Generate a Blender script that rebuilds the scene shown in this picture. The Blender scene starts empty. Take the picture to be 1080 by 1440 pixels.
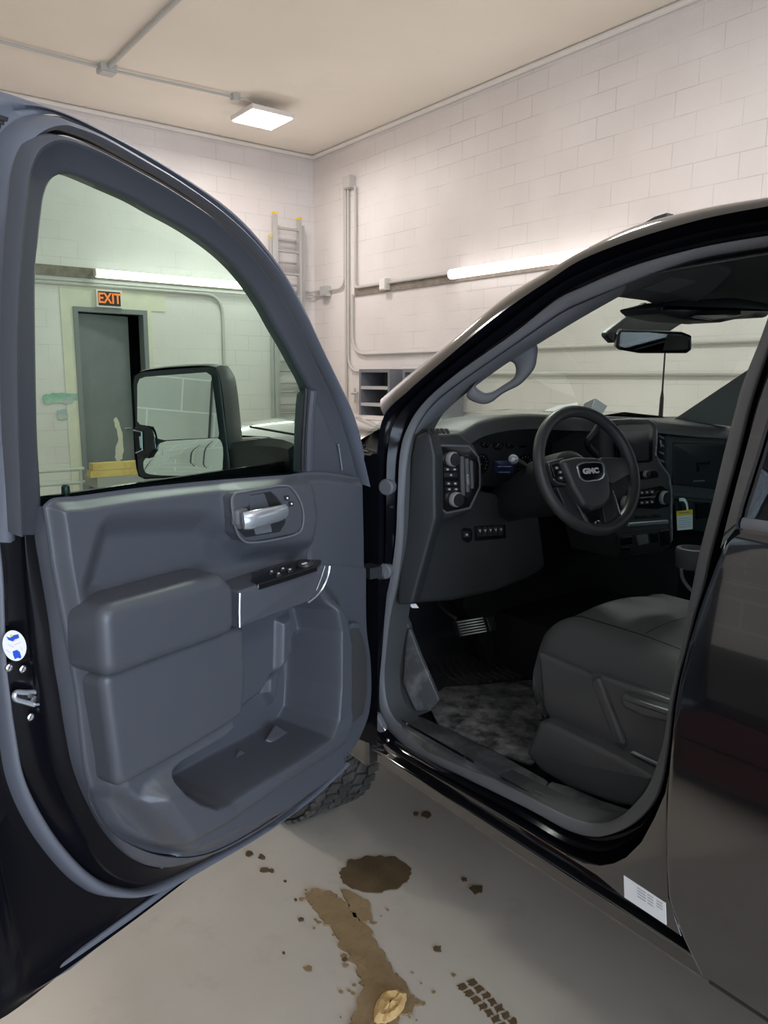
import bpy, bmesh, math, random
import numpy as np
from math import sin, cos, tan, pi, radians, atan2, hypot
from mathutils import Vector, Matrix
random.seed(7)
C = bpy.context.scene.collection
V = Vector
# ------------------------------------------------------------------ camera
FPX, PSI, PIT, ROLL = 1075.0, radians(37.3), radians(9.9), radians(0.4)
CAM = V((0, 0, 1.66))
_F = V((sin(PSI)*cos(PIT), cos(PSI)*cos(PIT), -sin(PIT)))
_R0 = V((cos(PSI), -sin(PSI), 0)); _U0 = _R0.cross(_F)
_R = _R0*cos(ROLL) + _U0*sin(ROLL); _U = _U0*cos(ROLL) - _R0*sin(ROLL)
def ray(u, v): return _F + _R*((u-540)/FPX) + _U*((720-v)/FPX)
def hitp(u, v, P, n):
    r = ray(u, v); return CAM + r*((n.dot(P-CAM))/n.dot(r))
def hx(u, v, x): return hitp(u, v, V((x, 0, 0)), V((1, 0, 0)))
def hy(u, v, y): return hitp(u, v, V((0, y, 0)), V((0, 1, 0)))
def hz(u, v, z): return hitp(u, v, V((0, 0, z)), V((0, 0, 1)))
# the open front door: hinge axis, direction hinge->latch, inboard normal
HP = V((1.28, 1.68, 0)); DAZ = radians(67)
ES = V((-sin(DAZ), -cos(DAZ), 0)); EN = V((cos(DAZ), -sin(DAZ), 0)); EZ = V((0, 0, 1))
LEAN = 0.22
def hd(u, v, y): return hitp(u, v, HP + EN*y, EN)
def hdl(u, v, y):                       # on the upper door, which leans inboard above the belt
    n = (EN - EZ*LEAN).normalized(); return hitp(u, v, HP + EN*y + EZ*1.45, n)
def dloc(p): q = p-HP; return q.dot(ES), q.dot(EN), p.z
def dw(s, y, z): return HP + ES*s + EN*y + EZ*z
def XS(z):                              # lateral position of the cab side, leaning inboard above the belt
    return 1.25 + (0.27*(z-1.40) if z > 1.40 else 0.0) + (0.09*(0.66-z) if z < 0.66 else 0)
def hs(u, v, off=0.05):
    x = 1.25+off
    for _ in range(25):
        p = hx(u, v, x); x = 0.5*x + 0.5*(XS(p.z)+off)
    return hx(u, v, x)
# ------------------------------------------------------------------ curves
def spl(pts, n=60, closed=False):
    pts = [V(p) if len(p) == 3 else V((p[0], p[1], 0)) for p in pts]
    m = len(pts); out = []
    segs = m if closed else m-1
    def g(i):
        if closed: return pts[i % m]
        if i < 0: return pts[0]*2-pts[1]
        if i >= m: return pts[-1]*2-pts[-2]
        return pts[i]
    fine = []
    for i in range(segs):
        p0, p1, p2, p3 = g(i-1), g(i), g(i+1), g(i+2)
        d0 = max((p1-p0).length, 1e-6)**.5; d1 = max((p2-p1).length, 1e-6)**.5; d2 = max((p3-p2).length, 1e-6)**.5
        m1 = (p2-p1) + d1*((p1-p0)/d0 - (p2-p0)/(d0+d1)) if d0 > 0 else p2-p1
        m2 = (p2-p1) + d1*((p3-p2)/d2 - (p3-p1)/(d1+d2))
        for k in range(12):
            t = k/12; t2 = t*t; t3 = t2*t
            fine.append(p1*(2*t3-3*t2+1) + m1*(t3-2*t2+t) + p2*(-2*t3+3*t2) + m2*(t3-t2))
    fine.append(pts[0].copy() if closed else pts[-1].copy())
    L = [0]
    for a, b in zip(fine, fine[1:]): L.append(L[-1]+(b-a).length)
    cnt = n if closed else n-1; j = 0
    for k in range(n):
        d = L[-1]*k/cnt
        while j < len(L)-2 and L[j+1] < d: j += 1
        w = (d-L[j])/max(L[j+1]-L[j], 1e-9); out.append(fine[j].lerp(fine[j+1], min(max(w, 0), 1)))
    return out
def p2(pts): return [(p[0], p[1]) for p in pts]
def psp(pts, n=60, closed=False): return p2(spl(pts, n, closed))
def rpoly(P, r, k=6):
    out = []; n = len(P)
    for i in range(n):
        a, b, c = V(P[i-1][:2]), V(P[i][:2]), V(P[(i+1) % n][:2])
        u = a-b; w = c-b; lu, lw = u.length, w.length
        if lu < 1e-9 or lw < 1e-9: continue
        rr = r[i] if isinstance(r, (list, tuple)) else r
        cs = max(-1, min(1, u.dot(w)/(lu*lw))); ang = math.acos(cs)
        if rr <= 0 or ang > 3.0: out.append((b.x, b.y)); continue
        t = min(rr/max(tan(ang/2), .05), lu*.48, lw*.48)
        s, e = b+u*(t/lu), b+w*(t/lw)
        for q in range(k+1):
            f = q/k; p = s*(1-f)**2 + b*2*f*(1-f) + e*f*f; out.append((p.x, p.y))
    return out
def area(P): return .5*sum(P[i-1][0]*P[i][1]-P[i][0]*P[i-1][1] for i in range(len(P)))
def inset(P, d):
    n = len(P); out = []
    for i in range(n):
        a, b, c = V(P[i-1]), V(P[i]), V(P[(i+1) % n])
        e1 = (b-a); e2 = (c-b)
        if e1.length < 1e-9: e1 = e2
        if e2.length < 1e-9: e2 = e1
        n1 = V((-e1.y, e1.x)).normalized(); n2 = V((-e2.y, e2.x)).normalized()
        m = n1+n2
        m = m/max(m.length, 1e-6); q = b + m*(d/max(m.dot(n1), .5)); out.append((q.x, q.y))
    for _ in range(12):                      # edges that turned over are drawn together
        bad = False
        for i in range(n):
            j = (i+1) % n; e0 = V(P[j])-V(P[i]); e1 = V(out[j])-V(out[i])
            if e0.dot(e1) < -1e-12: m_ = (V(out[i])+V(out[j]))/2; out[i] = out[j] = (m_.x, m_.y); bad = True
        if not bad: break
    return out
# ------------------------------------------------------------------ mesh builder (world coordinates)
WM = {}
class MB:
    def __init__(s): s.v = []; s.f = []
    def add(s, vs, fs):
        b = len(s.v); s.v += [V(p) for p in vs]; s.f += [tuple(b+i for i in f) for f in fs]; return s
    def grid(s, rows, cu=False, cv=False):
        R, K = len(rows), len(rows[0]); fs = []
        for i in range(R if cv else R-1):
            for j in range(K if cu else K-1):
                i2, j2 = (i+1) % R, (j+1) % K
                fs.append((i*K+j, i*K+j2, i2*K+j2, i2*K+j))
        return s.add([p for r in rows for p in r], fs)
    def box(s, c, d, ax=None):
        X, Y, Z = ax or (V((1, 0, 0)), V((0, 1, 0)), V((0, 0, 1))); c = V(c); vs = []
        for k in (-1, 1):
            for j in (-1, 1):
                for i in (-1, 1): vs.append(c + X*(i*d[0]/2) + Y*(j*d[1]/2) + Z*(k*d[2]/2))
        return s.add(vs, [(0, 2, 3, 1), (4, 5, 7, 6), (0, 1, 5, 4), (2, 6, 7, 3), (0, 4, 6, 2), (1, 3, 7, 5)])
    def bb(s, lo, hi): return s.box([(a+b)/2 for a, b in zip(lo, hi)], [b-a for a, b in zip(lo, hi)])
    def tube(s, path, r, n=10, closed=False, sq=1.0, up=None):
        path = [V(p) for p in path]; m = len(path); rows = []; N = None
        for i, p in enumerate(path):
            if closed: t = path[(i+1) % m]-path[i-1]
            else: t = path[min(i+1, m-1)]-path[max(i-1, 0)]
            t.normalize()
            if up is not None: N = (V(up)-t*V(up).dot(t)).normalized()
            elif N is None:
                N = t.orthogonal().normalized() if abs(t.z) > .9 else (V((0, 0, 1))-t*t.z).normalized()
            else: N = (N-t*N.dot(t)).normalized()
            B = t.cross(N); rr = r[i] if isinstance(r, (list, tuple)) else r
            rows.append([p + N*(rr*sq*cos(a)) + B*(rr*sin(a)) for a in [2*pi*k/n for k in range(n)]])
        s.grid(rows, cu=True, cv=closed)
        if not closed:
            b = len(s.v)-m*n
            s.f.append(tuple(b+k for k in reversed(range(n)))); s.f.append(tuple(b+(m-1)*n+k for k in range(n)))
        return s
    def lathe(s, o, ax, prof, n=24, a0=0, a1=2*pi):
        o = V(o); ax = V(ax).normalized(); u = ax.orthogonal().normalized(); w = ax.cross(u)
        full = abs(a1-a0-2*pi) < 1e-6
        rows = [[o + ax*h + (u*cos(a)+w*sin(a))*r for a in [a0+(a1-a0)*k/(n if full else n-1) for k in range(n)]] for r, h in prof]
        s.grid(rows, cu=full)
        if full:
            b = len(s.v)-len(prof)*n
            s.f.append(tuple(b+k for k in range(n))); s.f.append(tuple(b+(len(prof)-1)*n+k for k in reversed(range(n))))
        return s
    def plate(s, P, fn, h0, h1, r=0.0, seg=3, cap=True):
        P = [(p[0], p[1]) for p in P]
        if area(P) < 0: P = P[::-1]
        n = len(P); loops = [[fn(a, b, h0) for a, b in P]]
        if r <= 0: loops.append([fn(a, b, h1) for a, b in P])
        else:
            for k in range(seg+1):
                t = k/seg*pi/2; Q = inset(P, r*(1-cos(t))); loops.append([fn(a, b, h1-r+r*sin(t)) for a, b in Q])
        s.grid(loops, cu=True)
        b = len(s.v)-len(loops)*n
        s.f.append(tuple(b+k for k in reversed(range(n))))
        if cap: s.f.append(tuple(b+(len(loops)-1)*n+k for k in range(n)))
        return s
    def pp(s, px, plane, depth=.01, bevel=0.0, corner=0.0, front=0.0, seg=3):
        """an outline seen in the photograph laid on a real plane (P, n) and given thickness behind it"""
        P0, n = plane; n = n.normalized()
        if n.dot(CAM-P0) < 0: n = -n
        A = (EZ.cross(n)).normalized() if abs(n.z) < .99 else V((1, 0, 0)); B = n.cross(A)
        pts = []
        for q in px:
            w = hitp(q[0], q[1], P0, n)-P0; pts.append((w.dot(A), w.dot(B)))
        if corner or bevel > .003: pts = rpoly(pts, max(corner, bevel*1.15))
        return s.plate(pts, lambda a, b, h: P0+A*a+B*b+n*h, -depth, front, bevel, seg)
    def ribbon(s, A, B, prof, up, thick=0):
        """strip between curves A and B; prof = [(t across, height)], up = height direction (vector or list)"""
        rows = []
        for i in range(len(A)):
            u = up[i] if isinstance(up, list) else up
            rows.append([A[i].lerp(B[i], t) + u*h for t, h in prof])
        return s.grid(rows)
    def build(s, name, mat, parent=None, sharp=35, bevel=0, label=None, weld=False):
        bm = bmesh.new(); vs = [bm.verts.new(p) for p in s.v]
        for f in s.f:
            try: bm.faces.new([vs[i] for i in f])
            except ValueError: pass
        if weld: bmesh.ops.remove_doubles(bm, verts=bm.verts, dist=weld if weld is not True else 1e-5)
        if bevel:
            ed = [e for e in bm.edges if len(e.link_faces) == 2 and e.calc_face_angle(0) > .5]
            bmesh.ops.bevel(bm, geom=ed, offset=bevel, segments=2, profile=.5, affect='EDGES', clamp_overlap=True)
        bmesh.ops.recalc_face_normals(bm, faces=bm.faces)
        co = [v.co for v in bm.verts]
        lo = V([min(c[i] for c in co) for i in range(3)]); hi = V([max(c[i] for c in co) for i in range(3)])
        ctr = (lo+hi)/2
        if parent is None: ctr.z = lo.z
        pm = WM[parent.name] if parent else Matrix.Identity(4)
        wm = pm.copy(); wm.translation = ctr
        bm.transform(wm.inverted())
        me = bpy.data.meshes.new(name); bm.to_mesh(me); bm.free()
        me.materials.append(mat)
        for p in me.polygons: p.use_smooth = True
        me.set_sharp_from_angle(angle=radians(sharp))
        o = bpy.data.objects.new(name, me); C.objects.link(o); o.parent = parent
        o.matrix_basis = pm.inverted() @ wm
        WM[o.name] = wm
        if label: o['label'] = label
        return o
def thing(name, label, cat, loc, group=None, rot=None):
    o = bpy.data.objects.new(name, None); C.objects.link(o); o.empty_display_size = .1
    m = Matrix.Translation(V(loc))
    if rot: m = m @ rot
    o.matrix_basis = m; WM[o.name] = m
    return tag(o, label, cat, group)
def tag(o, label, cat=None, group=None, kind=None):
    o['label'] = label
    if cat: o['category'] = cat
    if group: o['group'] = group
    if kind: o['kind'] = kind
    return o
def struct(o, label=None):
    o['kind'] = 'structure'
    if label: o['label'] = label
    return o
def pl(axis, k):
    return {'x': (V((k, 0, 0)), V((1, 0, 0))), 'y': (V((0, k, 0)), V((0, 1, 0))), 'z': (V((0, 0, k)), V((0, 0, 1))), 'd': (HP+EN*k, EN)}[axis]
def text_mesh(txt, size, P0, A, B, n, name, mat, parent, ext=.001, sx=1.0, bold=0.0):
    cu = bpy.data.curves.new('t', 'FONT'); cu.body = txt; cu.size = size; cu.align_x = 'CENTER'; cu.align_y = 'CENTER'; cu.extrude = ext; cu.offset = bold
    o = bpy.data.objects.new('t', cu); C.objects.link(o)
    dg = bpy.context.evaluated_depsgraph_get(); dg.update()
    me = o.evaluated_get(dg).to_mesh()
    mb = MB(); mb.add([P0 + A*(v.co.x*sx) + B*v.co.y + n*v.co.z for v in me.vertices], [tuple(p.vertices) for p in me.polygons])
    bpy.data.objects.remove(o); bpy.data.curves.remove(cu)
    return mb.build(name, mat, parent)
# ------------------------------------------------------------------ materials
def mat(name, col, rough=.5, metal=0, coat=0, spec=.5, emit=None, estr=0, bump=None, noise=None):
    m = bpy.data.materials.new(name); m.use_nodes = True; nt = m.node_tree; b = nt.nodes['Principled BSDF']
    b.inputs['Base Color'].default_value = (*col, 1); b.inputs['Roughness'].default_value = rough
    b.inputs['Metallic'].default_value = metal; b.inputs['Coat Weight'].default_value = coat
    b.inputs['Coat Roughness'].default_value = .03; b.inputs['Coat IOR'].default_value = 1.7; b.inputs['Specular IOR Level'].default_value = spec
    if emit: b.inputs['Emission Color'].default_value = (*emit, 1); b.inputs['Emission Strength'].default_value = estr
    if bump or noise:
        tc = nt.nodes.new('ShaderNodeTexCoord')
    if bump:
        sc, st, dist = bump
        nz = nt.nodes.new('ShaderNodeTexNoise'); nz.inputs['Scale'].default_value = sc; nz.inputs['Detail'].default_value = 3
        bp = nt.nodes.new('ShaderNodeBump'); bp.inputs['Strength'].default_value = st; bp.inputs['Distance'].default_value = dist
        nt.links.new(tc.outputs['Object'], nz.inputs['Vector']); nt.links.new(nz.outputs['Fac'], bp.inputs['Height']); nt.links.new(bp.outputs['Normal'], b.inputs['Normal'])
    if noise:
        sc, c2, lo, hi = noise
        nz = nt.nodes.new('ShaderNodeTexNoise'); nz.inputs['Scale'].default_value = sc; nz.inputs['Detail'].default_value = 6; nz.inputs['Roughness'].default_value = .65
        rp = nt.nodes.new('ShaderNodeValToRGB'); rp.color_ramp.elements[0].position = lo; rp.color_ramp.elements[1].position = hi
        rp.color_ramp.elements[0].color = (*col, 1); rp.color_ramp.elements[1].color = (*c2, 1)
        nt.links.new(tc.outputs['Object'], nz.inputs['Vector']); nt.links.new(nz.outputs['Fac'], rp.inputs['Fac']); nt.links.new(rp.outputs['Color'], b.inputs['Base Color'])
    return m
def glass(name, tint, base=.04, gain=.55):
    """clear pane: tinted see-through with a mirror share growing towards grazing view, the same from both sides"""
    m = bpy.data.materials.new(name); m.use_nodes = True; nt = m.node_tree; nt.nodes.clear(); N = nt.nodes.new; L = nt.links.new
    o = N('ShaderNodeOutputMaterial'); mx = N('ShaderNodeMixShader'); lw = N('ShaderNodeLayerWeight'); lw.inputs[0].default_value = .5
    t = N('ShaderNodeBsdfTransparent'); g = N('ShaderNodeBsdfGlossy'); t.inputs['Color'].default_value = (*tint, 1); g.inputs['Roughness'].default_value = 0
    pw = N('ShaderNodeMath'); pw.operation = 'POWER'; pw.inputs[1].default_value = 4; L(lw.outputs['Facing'], pw.inputs[0])
    ma = N('ShaderNodeMath'); ma.operation = 'MULTIPLY_ADD'; ma.inputs[1].default_value = gain; ma.inputs[2].default_value = base; L(pw.outputs[0], ma.inputs[0])
    L(ma.outputs[0], mx.inputs[0]); L(t.outputs[0], mx.inputs[1]); L(g.outputs[0], mx.inputs[2]); L(mx.outputs[0], o.inputs[0])
    return m
def block_wall(name, ax, base, joint, off=(0, 0), stain=(.5, .45, .42), mortar=.004, gate=(.42, .62)):
    """painted concrete block: running bond, thin joints, patchy paint"""
    m = bpy.data.materials.new(name); m.use_nodes = True; nt = m.node_tree; b = nt.nodes['Principled BSDF']; N = nt.nodes.new; L = nt.links.new
    g = N('ShaderNodeNewGeometry'); sp = N('ShaderNodeSeparateXYZ'); L(g.outputs['Position'], sp.inputs[0])
    cb = N('ShaderNodeCombineXYZ'); L(sp.outputs[ax], cb.inputs[0]); L(sp.outputs[2], cb.inputs[1])
    ad = N('ShaderNodeVectorMath'); ad.operation = 'ADD'; ad.inputs[1].default_value = (off[0], off[1], 0); L(cb.outputs[0], ad.inputs[0])
    br = N('ShaderNodeTexBrick'); L(ad.outputs[0], br.inputs['Vector'])
    br.inputs['Scale'].default_value = 1; br.inputs['Brick Width'].default_value = .406; br.inputs['Row Height'].default_value = .203
    br.inputs['Mortar Size'].default_value = mortar; br.inputs['Mortar Smooth'].default_value = .3; br.offset = .5
    br.inputs['Color1'].default_value = (*base, 1); br.inputs['Color2'].default_value = (*[c*.975 for c in base], 1); br.inputs['Mortar'].default_value = (*joint, 1)
    nz = N('ShaderNodeTexNoise'); nz.inputs['Scale'].default_value = .7; nz.inputs['Detail'].default_value = 5; L(g.outputs['Position'], nz.inputs['Vector'])
    # joints come and go with the paint build-up
    n3 = N('ShaderNodeTexNoise'); n3.inputs['Scale'].default_value = 1.3; n3.inputs['Detail'].default_value = 3; L(g.outputs['Position'], n3.inputs['Vector'])
    mr = N('ShaderNodeMapRange'); mr.inputs[1].default_value = gate[0]; mr.inputs[2].default_value = gate[1]; L(n3.outputs['Fac'], mr.inputs[0])
    plain = N('ShaderNodeMixRGB'); L(mr.outputs[0], plain.inputs[0]); plain.inputs[1].default_value = (*base, 1); L(br.outputs['Color'], plain.inputs[2])
    rp = N('ShaderNodeValToRGB'); rp.color_ramp.elements[0].position = .35; rp.color_ramp.elements[1].position = .75
    rp.color_ramp.elements[0].color = (1, 1, 1, 1); rp.color_ramp.elements[1].color = (*stain, 1); L(nz.outputs['Fac'], rp.inputs[0])
    mu = N('ShaderNodeMixRGB'); mu.blend_type = 'MULTIPLY'; mu.inputs[0].default_value = .35; L(plain.outputs[0], mu.inputs[1]); L(rp.outputs[0], mu.inputs[2])
    L(mu.outputs[0], b.inputs['Base Color']); b.inputs['Roughness'].default_value = .55
    n2 = N('ShaderNodeTexNoise'); n2.inputs['Scale'].default_value = 30; L(g.outputs['Position'], n2.inputs['Vector'])
    iv = N('ShaderNodeMath'); iv.operation = 'MULTIPLY_ADD'; L(br.outputs['Fac'], iv.inputs[0]); iv.inputs[1].default_value = -1.0; L(n2.outputs['Fac'], iv.inputs[2])
    bp = N('ShaderNodeBump'); bp.inputs['Strength'].default_value = .35; bp.inputs['Distance'].default_value = .006; L(iv.outputs[0], bp.inputs['Height']); L(bp.outputs[0], b.inputs['Normal'])
    return m
def patchy(name, c1, c2, c3, s1=.5, s2=4, rough=.5, bump=.1, spec=.5):
    m = bpy.data.materials.new(name); m.use_nodes = True; nt = m.node_tree; b = nt.nodes['Principled BSDF']; N = nt.nodes.new; L = nt.links.new
    g = N('ShaderNodeNewGeometry')
    a = N('ShaderNodeTexNoise'); a.inputs['Scale'].default_value = s1; a.inputs['Detail'].default_value = 6; a.inputs['Roughness'].default_value = .6; L(g.outputs['Position'], a.inputs['Vector'])
    d = N('ShaderNodeTexNoise'); d.inputs['Scale'].default_value = s2; d.inputs['Detail'].default_value = 8; d.inputs['Roughness'].default_value = .7; L(g.outputs['Position'], d.inputs['Vector'])
    r1 = N('ShaderNodeValToRGB'); r1.color_ramp.elements[0].position = .35; r1.color_ramp.elements[1].position = .65; r1.color_ramp.elements[0].color = (*c1, 1); r1.color_ramp.elements[1].color = (*c2, 1); L(a.outputs['Fac'], r1.inputs[0])
    r2 = N('ShaderNodeValToRGB'); r2.color_ramp.elements[0].position = .55; r2.color_ramp.elements[1].position = .8; r2.color_ramp.elements[0].color = (0, 0, 0, 1); r2.color_ramp.elements[1].color = (.7, .7, .7, 1); L(d.outputs['Fac'], r2.inputs[0])
    mx = N('ShaderNodeMixRGB'); L(r2.outputs[0], mx.inputs[0]); L(r1.outputs[0], mx.inputs[1]); mx.inputs[2].default_value = (*c3, 1); L(mx.outputs[0], b.inputs['Base Color'])
    b.inputs['Roughness'].default_value = rough; b.inputs['Specular IOR Level'].default_value = spec
    bp = N('ShaderNodeBump'); bp.inputs['Strength'].default_value = bump; bp.inputs['Distance'].default_value = .004; L(d.outputs['Fac'], bp.inputs['Height']); L(bp.outputs[0], b.inputs['Normal'])
    return m
PAINT = mat('black_car_paint', (.008, .008, .009), .10, coat=1, spec=.7)
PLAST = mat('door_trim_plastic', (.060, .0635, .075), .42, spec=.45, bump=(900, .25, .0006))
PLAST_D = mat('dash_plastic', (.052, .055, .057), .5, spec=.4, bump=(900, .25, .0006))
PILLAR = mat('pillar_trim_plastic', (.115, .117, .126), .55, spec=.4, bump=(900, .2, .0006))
RUBBER = mat('seal_rubber', (.105, .112, .135), .5, spec=.5)
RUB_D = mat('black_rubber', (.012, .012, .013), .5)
GLOSSBLK = mat('gloss_black_plastic', (.008, .008, .009), .16, spec=.5)
DARK = mat('dark_satin_plastic', (.022, .023, .026), .4, spec=.4)
CHROME = mat('satin_chrome', (.62, .66, .72), .24, metal=.75)
STEEL = mat('zinc_steel', (.55, .56, .58), .3, metal=1)
HEADL = mat('headliner_cloth', (.075, .075, .078), .9, spec=.1, bump=(600, .3, .001))
CLOTH = mat('seat_cloth', (.088, .091, .095), .75, spec=.25, bump=(1200, .4, .0008))
SEATPL = mat('seat_plastic', (.088, .091, .096), .34, spec=.45, bump=(900, .2, .0005))
GLASSD = glass('green_tinted_glass', (.69, .89, .78))
GLASSW = glass('windshield_glass', (.78, .89, .83), .03, .4)
GLASSR = glass('dark_tinted_glass', (.10, .11, .11), .20, .5)
MIRROR = mat('mirror_silver', (.86, .90, .88), .01, metal=1)
TIRE = mat('tire_rubber', (.035, .034, .032), .75, noise=(18, (.11, .10, .085), .4, .75))
WHITE = mat('white_paper', (.78, .79, .80), .6)
YELLOW = mat('yellow_print', (.85, .62, .04), .6)
INK = mat('grey_ink', (.22, .22, .24), .7)
SCREEN = mat('screen_glass', (.05, .052, .055), .22, spec=.5)
BLUE = mat('blue_print', (.02, .08, .55), .5)
PINK = mat('pink_print', (.75, .55, .68), .5)
CONDUIT = mat('painted_conduit', (.52, .49, .46), .45)
CEILC = mat('grey_conduit', (.46, .46, .44), .45)
ALU = mat('ladder_aluminium', (.56, .56, .55), .38, metal=.7)
YTIP = mat('yellow_plastic', (.75, .52, .05), .5)
CREAM = mat('cream_paint', (.70, .66, .52), .6, noise=(3, (.60, .58, .50), .4, .7))
DOORG = mat('grey_door_paint', (.165, .18, .185), .5, noise=(2, (.20, .215, .22), .4, .7))
FRAMEG = mat('grey_frame_paint', (.20, .21, .215), .5)
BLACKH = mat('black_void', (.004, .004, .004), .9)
SHELFM = mat('steel_shelf_paint', (.16, .165, .19), .45)
SHELFL = mat('shelf_edge_paint', (.42, .42, .43), .45)
WOODB = mat('dark_wood_strip', (.17, .14, .11), .8, noise=(9, (.27, .23, .19), .35, .7))
LUMBER = mat('yellow_lumber', (.62, .46, .16), .6, noise=(6, (.45, .30, .10), .45, .75))
JAMB = mat('door_jamb_paint', (.004, .004, .006), .14, spec=.13)
DASH_SHADE = mat('shaded_dash_plastic', (.027, .029, .031), .5, spec=.4, bump=(900, .25, .0006))  # dash plastic darkened to stand in for shade on the driver side
RINGM = mat('bright_knob_ring', (.50, .50, .52), .3, metal=.3)
LETTER = mat('bright_letter_print', (.80, .80, .80), .35, metal=.3)
SAND = patchy('wet_sand', (.24, .165, .085), (.33, .235, .13), (.15, .10, .05), 9, 60, .9, .6, .2)
SANDD = patchy('damp_dirt', (.10, .068, .036), (.14, .096, .052), (.065, .043, .024), 9, 60, .85, .6, .2)
LEAFM = mat('dry_leaf', (.62, .42, .18), .7, noise=(60, (.50, .30, .10), .4, .7))
MATR = mat('dusty_floor_liner', (.055, .056, .058), .5, noise=(14, (.40, .40, .41), .40, .70))
LINER = mat('floor_liner', (.042, .042, .045), .25, spec=.7)
DUSTY = mat('dusty_sill_plastic', (.055, .057, .060), .45, noise=(16, (.17, .175, .18), .48, .78))
TUBE = mat('lit_fluorescent', (1, 1, 1), .5, emit=(1, .98, .95), estr=3)
LAMPE = mat('lit_ceiling_panel', (1, 1, 1), .5, emit=(1, .97, .94), estr=5)
ORANGE = mat('exit_orange', (.92, .20, .03), .5, emit=(1, .25, .05), estr=.35)
SIGNB = mat('exit_sign_black', (.03, .02, .02), .5)
WALLR = block_wall('wall_right_blocks', 1, (.76, .705, .68), (.56, .52, .50))
WALLB = block_wall('wall_back_blocks', 0, (.76, .71, .695), (.60, .565, .55))
WALLL = block_wall('wall_left_blocks', 1, (.58, .57, .545), (.80, .79, .77), mortar=.006, gate=(.2, .4))
CEIL = patchy('ceiling_board', (.78, .715, .63), (.84, .775, .70), (.73, .71, .61), .35, 1.6, .8, .05, .2)
FLOOR = patchy('worn_concrete', (.52, .47, .40), (.60, .55, .475), (.43, .385, .32), 1.0, 7, .38, .08, .4)
TRIMW = mat('cornice_paint', (.74, .70, .66), .6)
# ================================================================== ROOM
YB, XR, XL, YF = 9.8, 6.16, -2.0, -6.5
ZC = hy(441, 220, YB).z
struct(MB().bb((XL-.2, YF-.2, -.2), (XR+.2, YB+.2, 0)).build('floor', FLOOR))
struct(MB().bb((XL-.2, YF-.2, ZC), (XR+.2, YB+.2, ZC+.2)).build('ceiling', CEIL))
struct(MB().bb((XR, YF-.2, 0), (XR+.2, YB+.2, ZC)).build('wall_right', WALLR))
struct(MB().bb((XL-.2, YF-.2, 0), (XL, YB+.2, ZC)).build('wall_left', WALLL))
# far wall with the doorway
d0, d1 = hy(107, 520, YB).x, hy(209.5, 520, YB).x; dz = hy(156, 434, YB).z
struct(MB().bb((XL, YB, 0), (d0, YB+.2, ZC)).bb((d1, YB, 0), (XR, YB+.2, ZC)).bb((d0, YB, dz), (d1, YB+.2, ZC)).build('wall_back', WALLB))
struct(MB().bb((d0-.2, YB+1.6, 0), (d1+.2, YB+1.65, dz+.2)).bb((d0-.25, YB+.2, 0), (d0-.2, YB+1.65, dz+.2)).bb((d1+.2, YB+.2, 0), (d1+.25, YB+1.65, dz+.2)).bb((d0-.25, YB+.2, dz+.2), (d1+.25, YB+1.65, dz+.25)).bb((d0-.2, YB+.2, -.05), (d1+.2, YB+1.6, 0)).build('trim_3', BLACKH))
# wall behind the camera: open overhead door, daylight outside
ox0, ox1, oz = -1.8, 1.5, 3.6
struct(MB().bb((XL, YF-.2, 0), (ox0, YF, ZC)).bb((ox1, YF-.2, 0), (XR, YF, ZC)).bb((ox0, YF-.2, oz), (ox1, YF, ZC)).build('wall_front', WALLB))
# cornice lines along the ceiling edge
struct(MB().tube([V((XL, YB-.03, ZC-.03)), V((XR, YB-.03, ZC-.03))], .028, 8).build('trim_1', TRIMW))
struct(MB().tube([V((XR-.03, YF, ZC-.03)), V((XR-.03, YB, ZC-.03))], .028, 8).build('trim_2', TRIMW))
# the steel exit door
fw = .055
frm = MB()
frm.bb((d0, YB-.03, 0), (d0+fw, YB+.14, dz)).bb((d1-fw, YB-.03, 0), (d1, YB+.14, dz)).bb((d0+fw, YB-.03, dz-fw), (d1-fw, YB+.14, dz))
door = struct(frm.build('door_1', FRAMEG, bevel=.004), 'grey steel exit door standing slightly open in its frame, white scrape low on it')
lw = d1-d0-2*fw-.005
a = radians(12); lax = (V((cos(a), sin(a), 0)), V((-sin(a), cos(a), 0)), EZ)
lo = V((d0+fw, YB+.10, 0))
lf = MB().box(lo + lax[0]*(lw*.44) + EZ*(dz-fw-.01)/2, (lw*.88, .045, dz-fw-.02), lax).build('door_leaf', DOORG, door, bevel=.003)
def door_blob(px, name, m):
    P0 = lo - lax[1]*.0235; out = []
    for (u, v) in px:
        w = hitp(u, v, P0, lax[1]); out.append(w)
    mb = MB(); mb.add([p - lax[1]*.0015 for p in out], [tuple(range(len(out)))]); return mb.build(name, m, lf)
blob = [(160, 590), (164, 586), (168, 594), (170, 604), (173, 618), (174, 633), (172, 645), (166, 650), (161, 643), (163, 630), (166, 618), (164, 604), (161, 597)]
MBj = []
for i in range(len(blob)):
    a_, b_ = blob[i], blob[(i+1) % len(blob)]
    for t in (0, .33, .66): MBj.append((a_[0]+(b_[0]-a_[0])*t+random.uniform(-.8, .8), a_[1]+(b_[1]-a_[1])*t+random.uniform(-.8, .8)))
sc = door_blob(MBj, 'paint_scrape', CREAM); sc['label'] = 'white scrape of bare paint'
MB().tube([lo+lax[0]*(lw*.80)-lax[1]*.03+EZ*1.0, lo+lax[0]*(lw*.80)-lax[1]*.08+EZ*1.0, lo+lax[0]*(lw*.68)-lax[1]*.08+EZ*1.0], .011).build('door_handle', STEEL, lf)
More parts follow.
